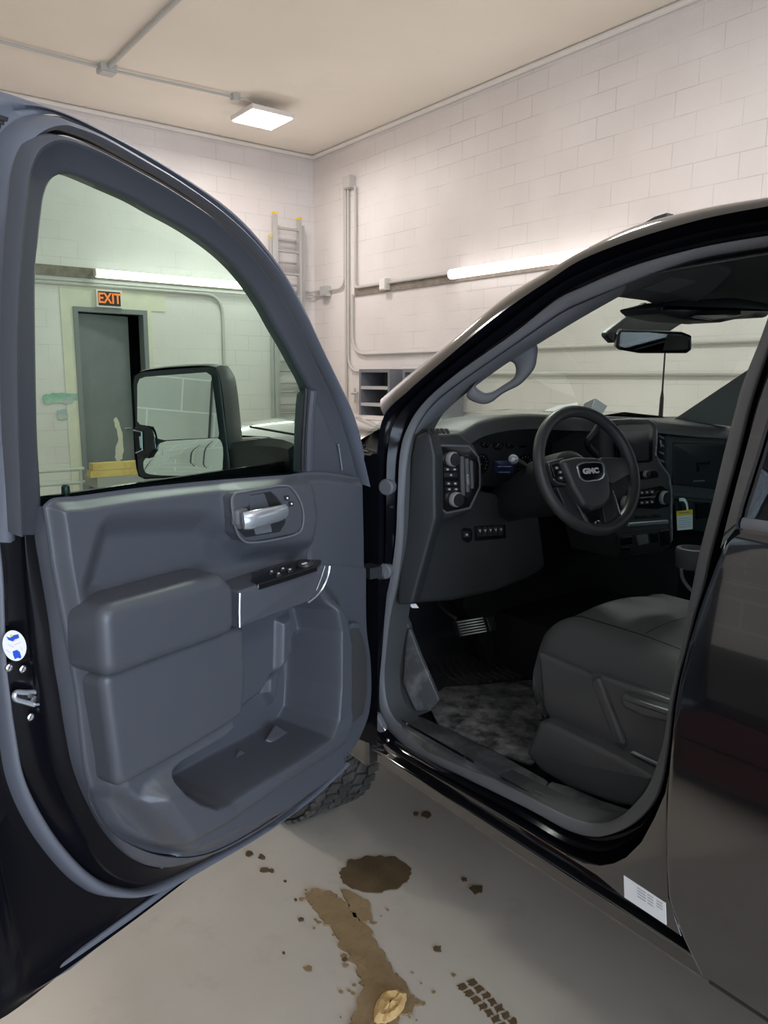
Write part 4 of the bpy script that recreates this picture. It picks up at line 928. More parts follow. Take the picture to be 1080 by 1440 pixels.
fp += [(1.93, .50)]
MB().plate(rpoly(fp, .012, 3), lambda a, b, h: V((1.262-h+.075*max(0, (b-1.30)/.155)**2, a, b)), -.05, .0, .012, 3).build('front_fender', PAINT, TR)
MB().plate(rpoly(fp, .012, 3), lambda a, b, h: V((2*XM-1.262+h, a, b)), -.05, .0, .012, 3).build('front_fender', PAINT, TR)
MB().bb((1.30, 3.05, .62), (3.26, 3.12, 1.42)).build('grille', GLOSSBLK, TR, bevel=.02)
MB().bb((1.28, 3.05, .45), (3.28, 3.25, .70)).build('front_bumper', CHROME, TR, bevel=.03)
# cowl strip and fender vent badge seen through the door glass
MB().tube([V((1.30, 1.80, 1.465)), V((1.345, 2.6, 1.478))], .004, 6).build('hood_gap', BLACKH, TR)
MB().box((1.262, 2.0, 1.32), (.014, .26, .07)).build('fender_badge', CHROME, TR, bevel=.004, label='chrome badge on the fender')
pw_ = hx(929, 586, 3.2); pt_ = hx(935, 498, 3.2)
MB().tube([pw_-V((0, 0, .03)), pw_.lerp(pt_, .3), pw_.lerp(pt_, .42), pt_+(pt_-pw_)*.6], [.011, .009, .0045, .003], 8).build('whip_antenna', RUB_D, TR)
fP = (V((1.80, 0, 0)), V((1, 0, 0)))
fin = MB().pp([(896, 323), (905, 313), (920, 304), (938, 298.5), (939, 340), (900, 345)], fP, .03, .003, .004)
fo__ = fin.build('shark_fin_antenna', PLAST, TR)
# pillar base and rocker
MB().pp([(795, 1202), (820, 1212), (843, 1217), (862, 1214), (880, 1206), (902, 1184), (920, 1150), (935, 1115), (946, 1052), (940, 1130), (937, 1200), (939, 1262), (958, 1317), (877, 1262), (838, 1230)], pl('x', 1.254), .008, .002).build('pillar_base_panel', PAINT, TR)
z1, z2, z3 = hx(700, 1145, 1.270).z, hx(700, 1172, 1.262).z, hx(700, 1192, 1.268).z
prof = [(1.315, z1+.06), (1.298, z1+.03), (1.290, z1+.010), (1.272, z1+.006), (1.266, z1+.001), (1.268, z1-.006), (1.278, z1-.010), (1.280, z2+.016), (1.274, z2+.008), (1.262, z2+.005), (1.257, z2), (1.260, z2-.006), (1.270, z2-.012), (1.268, z3+.004), (1.274, z3-.004), (1.34, z3-.015)]
yr = hx(985, 1370, 1.26).y
rk = MB(); rows = []
for k in range(25):
    y = 1.84+(-.46-1.84)*k/24; w = max(0, (y-1.70)/.14); rows.append([V((x+.014+.02*w*w, y, z-.012*w)) for x, z in prof])
rk.grid(rows).add(rows[-1], [tuple(range(len(prof)))]).build('rocker_panel', PAINT, TR, sharp=40)
PX([(513, 1004), (519, 1001), (530, 1006), (539, 1024), (540, 1030), (533, 1031), (523, 1022), (515, 1010)], (hx(527, 1016, 1.262), V((-1, -.4, 0)).normalized()), .02, .006, .006, 'hinge_pillar_cover', PILLAR, TR, label='grey cover at the foot of the hinge pillar')
for (u, v) in ((526, 1012), (541, 1026), (546, 1041)): MB().lathe(hx(u, v, 1.27), (-1, -.3, .2), [(.005, 0), (.005, .003), (.003, .005), (.0005, .005)], 12).build('bolt', STEEL, TR)
MB().bb((1.27, 1.73, .62), (1.31, 1.84, 1.45)).build('hinge_pillar', PAINT, TR, bevel=.006)
for (u, v) in ((543.5, 685), (541, 803)):
    c = hs(u, v, .03); MB().lathe(c, V((-1, -.45, 0)), [(.023, -.02), (.023, .004), (.019, .009), (.0005, .009)], 26).build('pillar_plug', PILLAR, TR, label='grey round plug on the hinge pillar')
MB().tube([hs(548, 713, .03), hs(553, 713, .035)], .004, 8).build('door_switch', STEEL, TR)
MB().tube([V((1.30, 1.70, hx(520, 803, 1.3).z)), hd(512, 804, .02)], .013, 10).build('door_check_strap', STEEL, TR)
MB().box(hd(521, 803, .03), (.04, .05, .03)).build('door_check_bracket', DARK, TR, bevel=.005)
# certification label on the pillar base
L1 = [(877, 1231), (936, 1270), (937, 1301), (878, 1262)]
lb_ = PX(L1, pl('x', 1.2525), .001, 0, 0, 'sill_label', WHITE, TR, label='white printed label on the sill')
def lp(a, b): # label coordinates 0..1
    p = [L1[0][i]+(L1[1][i]-L1[0][i])*a for i in (0, 1)]; q = [L1[3][i]+(L1[2][i]-L1[3][i])*a for i in (0, 1)]
    return (p[0]+(q[0]-p[0])*b, p[1]+(q[1]-p[1])*b)
for k in range(4):
    for (a0, a1) in ((.32, .52), (.56, .70), (.78, .92)):
        if k == 3 and a0 > .7: continue
        b0 = .12+k*.13; PX([lp(a0, b0), lp(a1, b0), lp(a1, b0+.05), lp(a0, b0+.05)], pl('x', 1.2519), .0004, 0, 0, 'label_print', mat('label_ink', (.42, .42, .44), .7) if 'label_ink' not in bpy.data.materials else bpy.data.materials['label_ink'], lb_)
# rear door (closed)
fe = [(1124, 420), (1092, 488), (1071, 540), (1060, 576), (1042, 641), (1031, 684), (1019, 735), (1010, 780), (993, 826), (981, 862), (968, 908), (958, 950), (951, 992), (945, 1050), (940, 1100), (937, 1160), (936, 1215), (938, 1262), (958, 1317), (985, 1372)]
FE = sorted([(p.z, p.y) for p in [hs(u, v, 0) for u, v in fe]])
def yF(z):
    for (a_, b_), (c_, d_) in zip(FE, FE[1:]):
        if z <= c_: return b_+(d_-b_)*max(0, (z-a_)/(c_-a_+1e-9))
    return FE[-1][1]
def xD(z):
    x = XS(z) - .008*sin(pi*min(1, max(0, (z-.70)/.62)))
    if z > 1.33: x += .05*((z-1.33)/.10)**2*.5
    return x
zb0 = hs(1010, 1387, 0).z
zs_ = [zb0+(1.425-zb0)*k/60 for k in range(61)]
rows = []
for z in zs_:
    y0 = yF(z); rows.append([V((xD(z)+.13, y0+.004, z)), V((xD(z)+.006, y0-.0005, z)), V((xD(z)+.0012, y0-.003, z)), V((xD(z), y0-.008, z)), V((xD(z), y0-.013, z)), V((xD(z), y0-.02, z))]+[V((xD(z), y0-.02-(y0+.45)*t, z)) for t in [k/12 for k in range(1, 13)]])
rd_ = MB().grid(rows).grid([[p+V((.03, 0, 0)) for p in rows[0]], rows[0]]).build('rear_door', PAINT, TR, sharp=50)
MB().tube([rows[0][5+k]+V((.004, 0, -.002)) for k in range(0, 13)], .006, 8).build('door_bottom_seal', RUB_D, rd_)
# belt moulding, window frame, glass
mzp = hs(1060, 731, 0).z; mz0 = hs(1060, 751, 0).z
by = yF(1.45)-.035
rows = [[V((xD(1.42)+x, y, z)) for x, z in ((.004, mz0-.006), (-.006, mz0), (-.008, (mz0+mzp)/2), (-.004, mzp-.003), (.012, mzp))] for y in (hs(1034, 745, 0).y, .2, -.45)]
MB().grid(rows).build('belt_moulding', PILLAR, rd_, sharp=60, label='grey satin belt moulding')
ge = [(1110, 505), (1078, 594), (1067, 630), (1052, 677), (1040, 716), (1034, 744)]
fo = [(1124, 430), (1092, 500), (1071, 552), (1046, 640), (1026, 716), (1012, 772)]
A_, B_ = spl([hs(u, v, .0) for u, v in fo], 30), spl([hs(u, v, .003) for u, v in ge], 30)
MB().ribbon(A_, B_, [(0, -.12), (.02, -.006), (.05, .0), (.97, .0), (1, -.012)], OUT).build('window_frame', PAINT, rd_, sharp=25)
ztop = 1.86
gv = [hs(u, v, .02) for u, v in ge]
G_ = [[V((XS(p.z)+.02, p.y+.01+(-.5-p.y)*t, p.z)) for t in (0, .25, .5, .75, 1)] for p in gv[::-1]]
MB().grid(G_).build('rear_door_glass', GLASSR, rd_)
MB().bb((XS(1.9)-.01, -.5, 1.82), (XS(1.9)+.05, gv[0].y+.05, 1.88)).build('window_header', PAINT, rd_, bevel=.008)
hdl_ = MB().bb((1.222, -.38, 1.22), (1.25, -.14, 1.26)).build('door_handle', PAINT, rd_, bevel=.01)
# cab corner, bed, rear wheel, underbody
MB().bb((1.252, -.96, zb0), (1.33, -.476, 1.42)).build('cab_corner', PAINT, TR, bevel=.012)
MB().bb((1.40, -.96, 1.42), (1.46, -.5, 1.93)).build('rear_pillar', PAINT, TR, bevel=.012)
bp = [(-1.0, .62), (-1.0, 1.46), (-3.0, 1.46), (-3.0, .62), (-2.1, .62)]+[(-1.6+.50*cos(t), .45+.5*sin(t)) for t in [radians(160-140*k/14) for k in range(15)]]+[(-1.1, .62)]
MB().plate(bp, lambda a, b, h: V((1.25-h, a, b)), -.06, 0, .01).build('bed_side', PAINT, TR)
MB().plate(bp, lambda a, b, h: V((2*XM-1.25+h, a, b)), -.06, 0, .01).build('bed_side', PAINT, TR)
MB().bb((1.31, -3.0, 1.0), (3.25, -1.0, 1.05)).bb((1.31, -3.02, .62), (3.25, -2.96, 1.46)).build('bed_floor', DARK, TR)
MB().bb((1.55, -3.0, .42), (1.70, 2.95, .54)).bb((2.86, -3.0, .42), (3.01, 2.95, .54)).build('frame_rail', RUB_D, TR)
def wheel(x, y, side, steer=0, nm='front_wheel'):
    c = V((x, y, .42)); ax = V((side*cos(steer), side*sin(steer), 0)); up = EZ; fw = ax.cross(up)
    R, w = .42, .14
    rim = MB().lathe(c, ax, [(.02, .10), (.07, .11), (.09, .07), (.19, .05), (.215, .10), (.235, .11), (.24, .09), (.235, -.11), (.05, -.11)], 30).build(nm, CHROME, TR)
    t = MB().lathe(c, ax, [(.235, -.115), (.30, -.138), (.36, -.142), (.398, -.132), (.410, -.11), (.412, 0), (.410, .11), (.398, .132), (.36, .142), (.30, .138), (.235, .115)], 64)
    n = 46
    for k in range(n):
        for j, (o, ww, sk) in enumerate(((-.102, .046, .25), (-.048, .046, -.3), (.006, .046, .3), (.060, .046, -.3), (.108, .036, .25))):
            th = 2*pi*(k+.5*(j % 2))/n; rd = up*cos(th)+fw*sin(th); tg = rd.cross(ax); a2 = (ax+tg*sk).normalized(); t2 = rd.cross(a2)
            t.box(c+ax*o+rd*.4145, (ww, .044, .013), (a2, t2, rd))
    t.build('tire', TIRE, rim, sharp=30)
wheel(1.415, 2.44, -1, radians(0)); wheel(2*XM-1.415, 2.44, 1)
wheel(1.415, -1.6, -1, 0, 'rear_wheel'); wheel(2*XM-1.415, -1.6, 1, 0, 'rear_wheel')
# ================================================================== OPEN FRONT DOOR
FD_m = Matrix((( ES.x, EN.x, 0, HP.x), (ES.y, EN.y, 0, HP.y), (0, 0, 1, 1.0), (0, 0, 0, 1)))
def dpath(px, y, lean=False, n=None, closed=False):
    P = [(hdl if lean else hd)(u, v, y) for u, v in px]
    return spl(P, n, closed) if n else P
# ---- nested outlines of the lower door edge, latch side down and round to the hinge
N = 120
L0 = [(63, 712), (70, 755), (76, 798), (90, 872), (100, 930), (108, 975), (114, 1025), (122, 1085), (137, 1135), (160, 1172), (200, 1195), (240, 1205), (280, 1204), (320, 1190), (380, 1155), (430, 1117), (470, 1082), (486, 1066)]
L1 = [(46, 712), (49, 757), (56, 800), (68, 872), (75, 930), (83, 975), (90, 1022), (103, 1083), (125, 1135), (152, 1178), (185, 1208), (222, 1221), (262, 1214), (320, 1191.5), (380, 1156.5), (430, 1118.5), (470, 1083.5), (486, 1067.5)]
L2 = [(33, 712), (34, 757), (37, 810), (42, 870), (47, 930), (54, 975), (62, 1027), (74, 1083), (93, 1130), (118, 1178), (146, 1222), (185, 1242), (232, 1238), (310, 1198), (378, 1158.5), (430, 1120), (470, 1085), (486, 1069)]
L3 = [(-12, 712), (-4, 757), (2, 810), (4, 870), (6, 930), (11, 975), (19, 1027), (30, 1083), (52, 1133), (84, 1183), (125, 1226), (165, 1247), (215, 1247), (300, 1204), (374, 1162), (430, 1122), (470, 1087), (486, 1071)]
L4 = [(-26, 712), (-20, 757), (-16, 810), (-13, 870), (-10, 930), (-5, 975), (3, 1035), (14, 1098), (38, 1155), (72, 1205), (110, 1244), (150, 1262), (215, 1256), (295, 1214), (372, 1167), (430, 1125), (470, 1090), (486, 1074)]
L5 = [(-75, 712), (-72, 757), (-68, 810), (-64, 870), (-60, 930), (-52, 990), (-40, 1080), (-28, 1160), (-16, 1250), (-8, 1330), (-2, 1400), (6, 1438), (140, 1334), (270, 1230), (362, 1157), (432, 1102), (470, 1072), (486, 1060)]
ys_ = [.045, .020, .004, -.018, -.026, -.034]
CV = [cr_ for cr_ in (spl([hd(u, v, y) for u, v in L], None or N) for L, y in zip((L0, L1, L2, L3, L4, L5), ys_))]
def ocr(px, y, k=8):
    return openspl([hd(u, v, y) for u, v in px], k)
CV = [ocr(L, y) for L, y in zip((L0, L1, L2, L3, L4, L5), ys_)]
# door shell: painted inner metal, edges and the outer skin
WM['__door__'] = FD_m
class _D: name = '__door__'
hem = [p-EN*.07-ES*.0 for p in CV[5]]
sh = MB()
sh.ribbon(CV[1], CV[2], [(0, 0), (.6, -.004), (.93, .0), (1, -.003)], EN)
sh.ribbon(CV[2], CV[3], [(0, -.003), (.05, -.008), (.5, -.010), (1, -.010)], EN)
sh.ribbon(CV[4], CV[5], [(0, -.010), (.10, -.012), (.60, -.010), (.70, -.002), (.76, .003), (.82, -.001), (.90, -.012), (1, -.012)], EN)
sh.ribbon(CV[5], hem, [(0, -.012), (1, 0)], EN)
# outer skin closing the back
sk = [dloc(p) for p in hem]
back = [dw(s, y, z) for s, y, z in sk]
s_h = .045; zt_, zb_ = 1.455, back[-1].z
poly = [(s, z) for s, y, z in sk]
poly = [(s, z) for s, z in poly if s > s_h]+[(s_h, zb_), (s_h, zt_), (poly[0][0], zt_)]
sh.plate(poly, lambda a, b, h: dw(a, h, b), -.120, -.108, 0)
sh.add([dw(s_h, -.12, zb_), dw(s_h, -.12, zt_), dw(s_h+.02, .02, zt_), dw(s_h+.02, .02, zb_)], [(0, 1, 2, 3)])
DRm = sh.build('front_door', JAMB, None, sharp=50)
# re-seat the door mesh on its hinge frame
me = DRm.data; me.transform(FD_m.inverted() @ WM['front_door']); DRm.parent = TR; DRm.matrix_basis = WM['pickup_truck'].inverted() @ FD_m; WM['front_door'] = FD_m
DR = DRm; DR['label'] = 'open driver door with dark blue-grey trim'
MB().ribbon(CV[0], CV[1], [(0, -.006), (.05, .0), (.5, .004), (.92, .002), (1, -.010)], EN).build('door_edge_trim', PLAST, DR, sharp=50)
MB().ribbon(CV[3], CV[4], [(0, -.012), (.08, .004), (.3, .014), (.55, .016), (.8, .010), (.95, -.002), (1, -.012)], EN).build('door_seal', RUBBER, DR, sharp=70)
bs = [(86, 1360), (96, 1352), (160, 1305), (240, 1247), (320, 1190), (318, 1200), (250, 1253), (170, 1313), (100, 1366), (88, 1369)]
PX([(77, 1366), (90, 1355), (160, 1303), (240, 1245), (330, 1180), (330, 1187), (245, 1251), (168, 1309), (100, 1364), (80, 1376)], pl('d', -.034), .008, .004, .003, 'lower_seal', RUBBER, DR)
# ---- main trim panel (relief grid)
def R2(px, y=.06): return [dloc(hd(u, v, y))[0::2] for u, v in px]
top_px = [(63, 712), (75, 702), (110, 698), (200, 686), (300, 676), (400, 668), (455, 664), (511, 672)]
right_px = [(511, 672), (513, 760), (514, 880), (519, 920), (520, 975), (515, 1008), (500, 1045), (486, 1066)]
left_px = L0[:9]; bot_px = L0[8:]
nu, nv = 420, 360
def rs2(px, n, y=.05):
    P = spl([hd(u, v, y) for u, v in px], n); a = [dloc(p) for p in P]; return np.array([(s, z) for s, _, z in a])
Bc, Tc, Lc, Rc = rs2(bot_px, nu), rs2(top_px, nu), rs2(left_px[::-1], nv), rs2(right_px[::-1], nv)
U_ = np.linspace(0, 1, nu)[None, :, None]; V_ = np.linspace(0, 1, nv)[:, None, None]
S = (1-V_)*Bc[None]+V_*Tc[None]+(1-U_)*Lc[:, None]+U_*Rc[:, None]-((1-U_)*(1-V_)*Bc[0]+U_*(1-V_)*Bc[-1]+(1-U_)*V_*Tc[0]+U_*V_*Tc[-1])
SZ = S.reshape(-1, 2)
def sdf(P, pts):
    P = np.array(P); d = np.full(len(pts), 1e9); ins = np.zeros(len(pts), bool)
    for i in range(len(P)):
        a, b = P[i-1], P[i]; e = b-a; w = pts-a
        t = np.clip((w@e)/max(e@e, 1e-12), 0, 1); d = np.minimum(d, np.hypot(*(w-np.outer(t, e)).T))
        c = ((a[1] > pts[:, 1]) != (b[1] > pts[:, 1])); xx = (b[0]-a[0])*(pts[:, 1]-a[1])/np.where(abs(b[1]-a[1]) < 1e-12, 1e-12, b[1]-a[1])+a[0]
        ins ^= c & (pts[:, 0] < xx)
    return np.where(ins, -d, d)
def mask(px, w, r=0, y=.06, smooth=True):
    P = R2(px, y)
    if r: P = rpoly(P, r)
    d = sdf(P, SZ); t = np.clip(.5-d/w, 0, 1); return t*t*(3-2*t)
H = np.full(len(SZ), .045)
outl = np.concatenate([Bc, Rc, Tc[::-1], Lc[::-1]]); de = -sdf(outl, SZ); de = np.clip(de, 0, None)
t_ = np.clip((de-.003)/.020, 0, 1); H += .022*t_*t_*(3-2*t_)
H += .020*mask([(138, 940), (158, 1112), (226, 1182), (268, 1192), (390, 1138), (474, 1082), (478, 1000), (476, 880), (455, 846), (330, 870)], .030, .012)
H -= .012*mask([(90, 1210), (120, 1120), (163, 1113), (228, 1180), (262, 1196), (240, 1260)], .03)
H -= .030*mask([(150, 742), (185, 737), (285, 733), (322, 752), (345, 775), (432, 775), (433, 800), (340, 815), (150, 850), (125, 830)], .055, .02)
H += .016*mask([(312, 700), (330, 682), (410, 672), (434, 690), (440, 730), (432, 762), (350, 782), (322, 762)], .045, .02)
# seam between the panel and its darker hinge-side piece
ss = R2([(433, 660), (433, 790), (470, 800), (480, 880), (480, 1060)])
H -= .007*mask([(433, 640), (434.5, 790), (530, 800), (545, 630)], .006)
# map pocket: recessed field and a deep trough behind the lip
pocket = [(318, 858), (430, 838), (444, 856), (450, 885), (450, 960), (447, 1005), (436, 1026), (400, 1050), (340, 1085), (295, 1113), (275, 1120), (250, 1112), (230, 1098), (222, 1084), (240, 1070), (300, 1035), (318, 1020)]
H += .030*mask([(180, 1110), (330, 1015), (335, 860), (440, 815), (466, 850), (474, 900), (474, 1000), (462, 1040), (380, 1090), (300, 1145), (235, 1180)], .05, .03)
pm_ = mask(pocket, .022, .012); H = H*(1-pm_)+pm_*(-.0)
tr_ = mask([(232, 1098), (290, 1062), (345, 1030), (400, 985), (447, 900), (452, 1000), (438, 1027), (400, 1052), (340, 1087), (295, 1114), (272, 1121), (245, 1112)], .035); H = H-.035*tr_*pm_
H += .020*mask([(418, 880), (432, 870), (433, 950), (424, 1000), (415, 985)], .02)*pm_
# face below the lip
H += .006*mask([(165, 1115), (230, 1180), (460, 1050), (470, 1000), (300, 1125), (225, 1100)], .03)
H -= .003*mask([(478.5, 880), (481.5, 880), (481.5, 1060), (478.5, 1060)], .004)
mb = MB(); rows = []
HH = H.reshape(nv, nu)
for i in range(nv): rows.append([dw(S[i, j, 0], HH[i, j], S[i, j, 1]) for j in range(nu)])
mb.grid(rows)
# the upper roll of the panel turns back to the glass
mb.grid([[dw(Tc[j, 0], .012, Tc[j, 1]), dw(Tc[j, 0], -.004, Tc[j, 1]-.004), dw(Tc[j, 0], -.03, Tc[j, 1]-.02)] for j in range(0, nu, 4)])
mb.build('trim_panel', PLAST, DR, sharp=80)
for (a_, b_) in (((345, 1065), (356, 1082)), ((395, 1030), (405, 1046))):
    MB().pp([(a_[0]-22, a_[1]+10), (a_[0]-8, a_[1]-12), (b_[0]+6, b_[1]-14), (b_[0]-4, b_[1]+6)], (hd(a_[0], a_[1], .02), (EN+EZ*1.2).normalized()), .02, .004, .004).build('pocket_divider', PLAST, DR)
# armrest, bolster, switch panel
arm = PX([(143, 855), (316, 807), (333, 826), (334, 891), (240, 925), (149, 960)], pl('d', .128), .085, .022, .028, 'armrest', PLAST, DR, seg=6)
bol = PX([(144, 948), (240, 914), (347, 876), (349, 960), (344, 1006), (320, 1024), (240, 1072), (166, 1113)], pl('d', .104), .075, .018, .024, 'door_bolster', PLAST, DR, seg=6)
SPn = (EN*.96-ES*.0+EZ*.28).normalized()
sf = PX([(336, 831), (395, 812), (456, 794), (464, 797), (458, 815), (446, 836), (434, 847), (336, 884)], pl('d', .125), .09, .006, .006, 'switch_panel', PLAST, DR, seg=4)
MB().tube([hd(u, v, .128) for u, v in ((337, 834), (336.5, 860), (337, 882))], .0022, 6).build('trim_strip', CHROME, sf)
MB().tube(spl([hd(u, v, .126) for u, v in ((463.5, 796), (461, 810), (453, 828), (444, 839), (434, 847))], 24), .0024, 6).build('trim_strip', CHROME, sf)
MB().tube(spl([hd(u, v, .128) for u, v in ((457, 796), (452, 812), (445, 830))], 14), .0012, 6).build('trim_strip', CHROME, sf)
tz = hd(400, 811, .125)
tpn = ((hd(456, 794, .125)-hd(336, 831, .125)).normalized()).cross(EN).normalized(); tpn = tpn if tpn.z > 0 else -tpn
tpl = (hd(400, 810.8, .125)+tpn*.004, tpn)
sc_ = PX([(352, 815), (354, 804), (372, 800), (431, 788.5), (452, 789), (446, 797), (400, 810), (362, 820)], tpl, .012, .003, .004, 'switch_cluster', GLOSSBLK, sf)
for (u, v) in ((381, 803), (397, 799.5), (391, 806), (407, 801)):
    PX([(u-4, v-1.4), (u+3, v-2.6), (u+4.5, v+.8), (u-2, v+2.2)], (tpl[0]+tpn*.004, tpn), .004, .001, .001, 'window_switch', DARK, sc_)
    PX([(u-1, v-.6), (u+2, v-1.2), (u+2.4, v), (u-.4, v+.6)], (tpl[0]+tpn*.0046, tpn), .0006, 0, 0, 'switch_print', WHITE, sc_)
MB().lathe(hitp(428, 793.5, tpl[0]+tpn*.004, tpn), tpn, [(.019, -.004), (.019, .003), (.014, .008), (.0005, .008)], 22).build('mirror_switch', DARK, sc_)
PX([(424, 793.4), (431, 791.6), (432, 793), (425, 794.6)], (tpl[0]+tpn*.0125, tpn), .0005, 0, 0, 'switch_print', WHITE, sc_)
# inside handle in its bezel
bez = [(326, 700), (331, 694), (345, 691), (404, 683), (411, 687), (418, 697), (424, 709), (427, 727), (424, 745), (417, 751), (356, 763), (343, 761), (334, 750), (328, 727)]
hb = PX(bez, pl('d', .092), .03, .006, .008, 'handle_bezel', PLAST, DR, seg=4)
MB().tube(spl([hd(u, v, .0925) for u, v in bez], 80, True), .0022, 6, closed=True).build('bezel_edge', PILLAR, hb)
PX([(332, 716), (350, 712), (351, 696), (381, 691), (390, 699), (399, 713), (402, 735), (394, 748), (345, 756), (335, 745)], pl('d', .0930), .003, .001, .006, 'handle_recess', DARK, hb)
PX([(352, 697), (372, 694), (380, 716), (352, 720)], pl('d', .0945), .002, .0005, .003, 'recess_pocket', PLAST, hb)
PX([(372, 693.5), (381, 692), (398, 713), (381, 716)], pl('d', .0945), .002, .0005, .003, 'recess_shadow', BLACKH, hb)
PX([(334, 718), (350, 714), (353, 740), (340, 745), (335, 738)], pl('d', .104), .016, .006, .005, 'handle_pivot', PILLAR, hb)
MB().tube([hd(342, 733, .118), hd(350, 732, .124), hd(372, 727, .126), hd(390, 722.5, .122), hd(400, 719, .110)], [.0165, .018, .0172, .0165, .0150], 16, sq=.6, up=EN).build('inside_handle', CHROME, hb, label='silver inside door handle')
PX([(357, 741), (380, 736), (383, 748), (360, 752)], pl('d', .0945), .002, .0005, .002, 'key_cover', PILLAR, hb)
for (u, v) in ((404, 700.5), (410, 708.5)):
    b_ = PX([(u-4, v-3), (u+2.5, v-4), (u+4, v+2.5), (u-2.5, v+3.5)], pl('d', .0945), .003, .0008, .001, 'lock_button', DARK, hb)
    PX([(u-.8, v-1.2), (u+1.2, v-1.4), (u+1.5, v+1), (u-.5, v+1.2)], pl('d', .0952), .0005, 0, 0, 'lock_print', WHITE, hb)
# speaker grille
spk = [(480, 900), (485, 884), (498, 876), (506, 876), (513, 890), (519, 917), (519.5, 975), (514, 1008), (500, 1022), (484, 1028), (481, 1010)]
sg_ = PX(spk, pl('d', .090), .03, .003, .006, 'speaker_bezel', PLAST, DR)
PX([(482.5, 903), (487, 889), (498, 883), (505, 884), (511, 897), (516, 920), (516.5, 972), (511, 1003), (499, 1015), (485, 1021), (483, 1006)], pl('d', .0915), .004, .001, .006, 'speaker_grille', mat('speaker_mesh', (.035, .034, .034), .6, bump=(1500, .8, .002)), sg_)
# lock pin
MB().lathe(hd(92.5, 691, .0), (0, 0, 1), [(.007, -.02), (.0065, .008), (.004, .011), (.0005, .011)], 12).build('lock_pin', DARK, DR)
# ---- window frame, leaning inboard
fo_ = [(26, 755), (24, 690), (21, 600), (20, 500), (22, 420), (27, 340), (32, 291), (37, 245), (48, 212), (62, 197), (80, 190), (102, 193), (140, 208), (200, 240), (245, 266), (300, 303), (345, 345), (385, 395), (412, 441), (432, 482), (452, 524), (470, 562), (484, 600), (496, 640), (507, 681)]
wi = [(69, 755), (67.5, 690), (63, 600), (59, 500), (61, 400), (66, 335), (70, 300), (74, 275), (82, 257), (95, 249.5), (111, 250), (128, 256), (160, 270), (200, 288), (230, 305), (275, 330), (318, 361), (350, 393), (378, 433), (396, 466), (412, 494), (425, 519), (436, 540), (448, 572), (462, 615), (473, 681)]
so_ = [(-16, 760), (-14, 690), (-12, 600), (-8, 520), (-2, 440), (1, 340), (2, 280), (8, 222), (24, 187), (50, 168), (78, 163), (100, 170), (140, 187), (200, 222), (248, 252), (306, 294), (352, 336), (392, 385), (420, 431), (441, 473), (461, 515), (480, 556), (494, 596), (506, 636), (516, 683)]
si_ = [(26, 757), (24, 690), (21, 600), (20, 500), (20, 430), (22, 340), (26, 290), (30, 245), (41, 210), (57, 194), (80, 186), (104, 190), (140, 204), (200, 236), (246, 262), (302, 300), (347, 342), (388, 392), (415, 437), (436, 478), (456, 520), (474, 559), (488, 598), (500, 638), (512, 682)]
def lpath(px, y, n=110): return spl([hdl(u, v, y) for u, v in px], n)
LN = (EN-EZ*LEAN).normalized()
def lcr(px, y): return openspl([hdl(u, v, y) for u, v in px], 6)
A_ = lcr(fo_, .045); B_ = lcr(wi[:len(fo_)], .03)
while len(wi) > len(fo_): wi.pop(3)
B_ = lcr(wi, .03)
MB().ribbon(A_, B_, [(0, -.03), (.02, -.008), (.09, .0), (.17, -.001), (.26, -.009), (.8, -.010), (.93, -.014), (1, -.04)], LN).build('window_frame', PLAST, DR, sharp=50)
MB().ribbon(lcr(so_, -.03), lcr(fo_, -.005), [(0, 0), (.5, 0), (1, 0)], LN).build('frame_backing', RUB_D, DR)
MB().ribbon(lcr(so_, .0), lcr(si_, .01), [(0, -.03), (.04, -.004), (.25, .012), (.5, .016), (.8, .006), (.93, -.012), (1, -.03)], LN).build('window_frame_seal', RUBBER, DR, sharp=70)
# outer edge of the frame, beyond the seal, running up and off the photograph
oo = [(-84, 720), (-84, 560), (-80, 420), (-70, 300), (-60, 170), (-40, 118), (0, 127), (40, 142), (95, 162), (150, 188), (210, 220), (280, 265), (325, 299), (360, 336), (392, 380), (421, 431), (448, 488), (474, 541), (490, 575), (502, 612), (510, 650), (516, 685)]
oi = [(-26, 720), (-26, 560), (-24, 420), (-20, 300), (2, 215), (24, 183), (50, 166), (78, 161), (100, 168), (150, 194), (205, 226), (270, 266), (318, 304), (354, 340), (390, 384), (418, 431), (444, 488), (470, 541), (486, 577), (498, 614), (507, 650), (514, 685)]
MB().ribbon(lcr(oo, -.055), lcr(oi, -.025), [(0, -.02), (.08, .004), (.3, .014), (.5, .010), (.7, -.004), (.85, -.004), (1, -.01)], LN).build('window_frame_outer', RUBBER, DR, sharp=70)
MB().ribbon(lcr(oo, -.055), lcr(wi[:1]*0 + oi, -.075), [(0, -.02), (.5, -.02), (1, -.01)], LN).build('window_frame_skin', RUB_D, DR)
pr = MB()
for k in range(9):
    p = hdl(-8, 166+k*6.3, -.045); pr.box(p, (.05, .02, .006), (ES, EN, EZ))
pr.build('frame_vent_ribs', RUB_D, DR)
# glass
gp_ = [(58, 728), (56, 690), (50, 600), (46, 500), (48, 400), (54, 320), (60, 268), (72, 246), (90, 238), (112, 238), (163, 257), (234, 290), (286, 320), (328, 350), (361, 382), (390, 424), (422, 483), (448, 536), (438, 545), (432, 575), (429, 610), (428, 682), (300, 704)]
gq = [hdl(u, v, .012) for u, v in gp_]
MB().add([p for p in gq], [tuple(range(len(gq)))]).build('window_glass', GLASSD, DR)
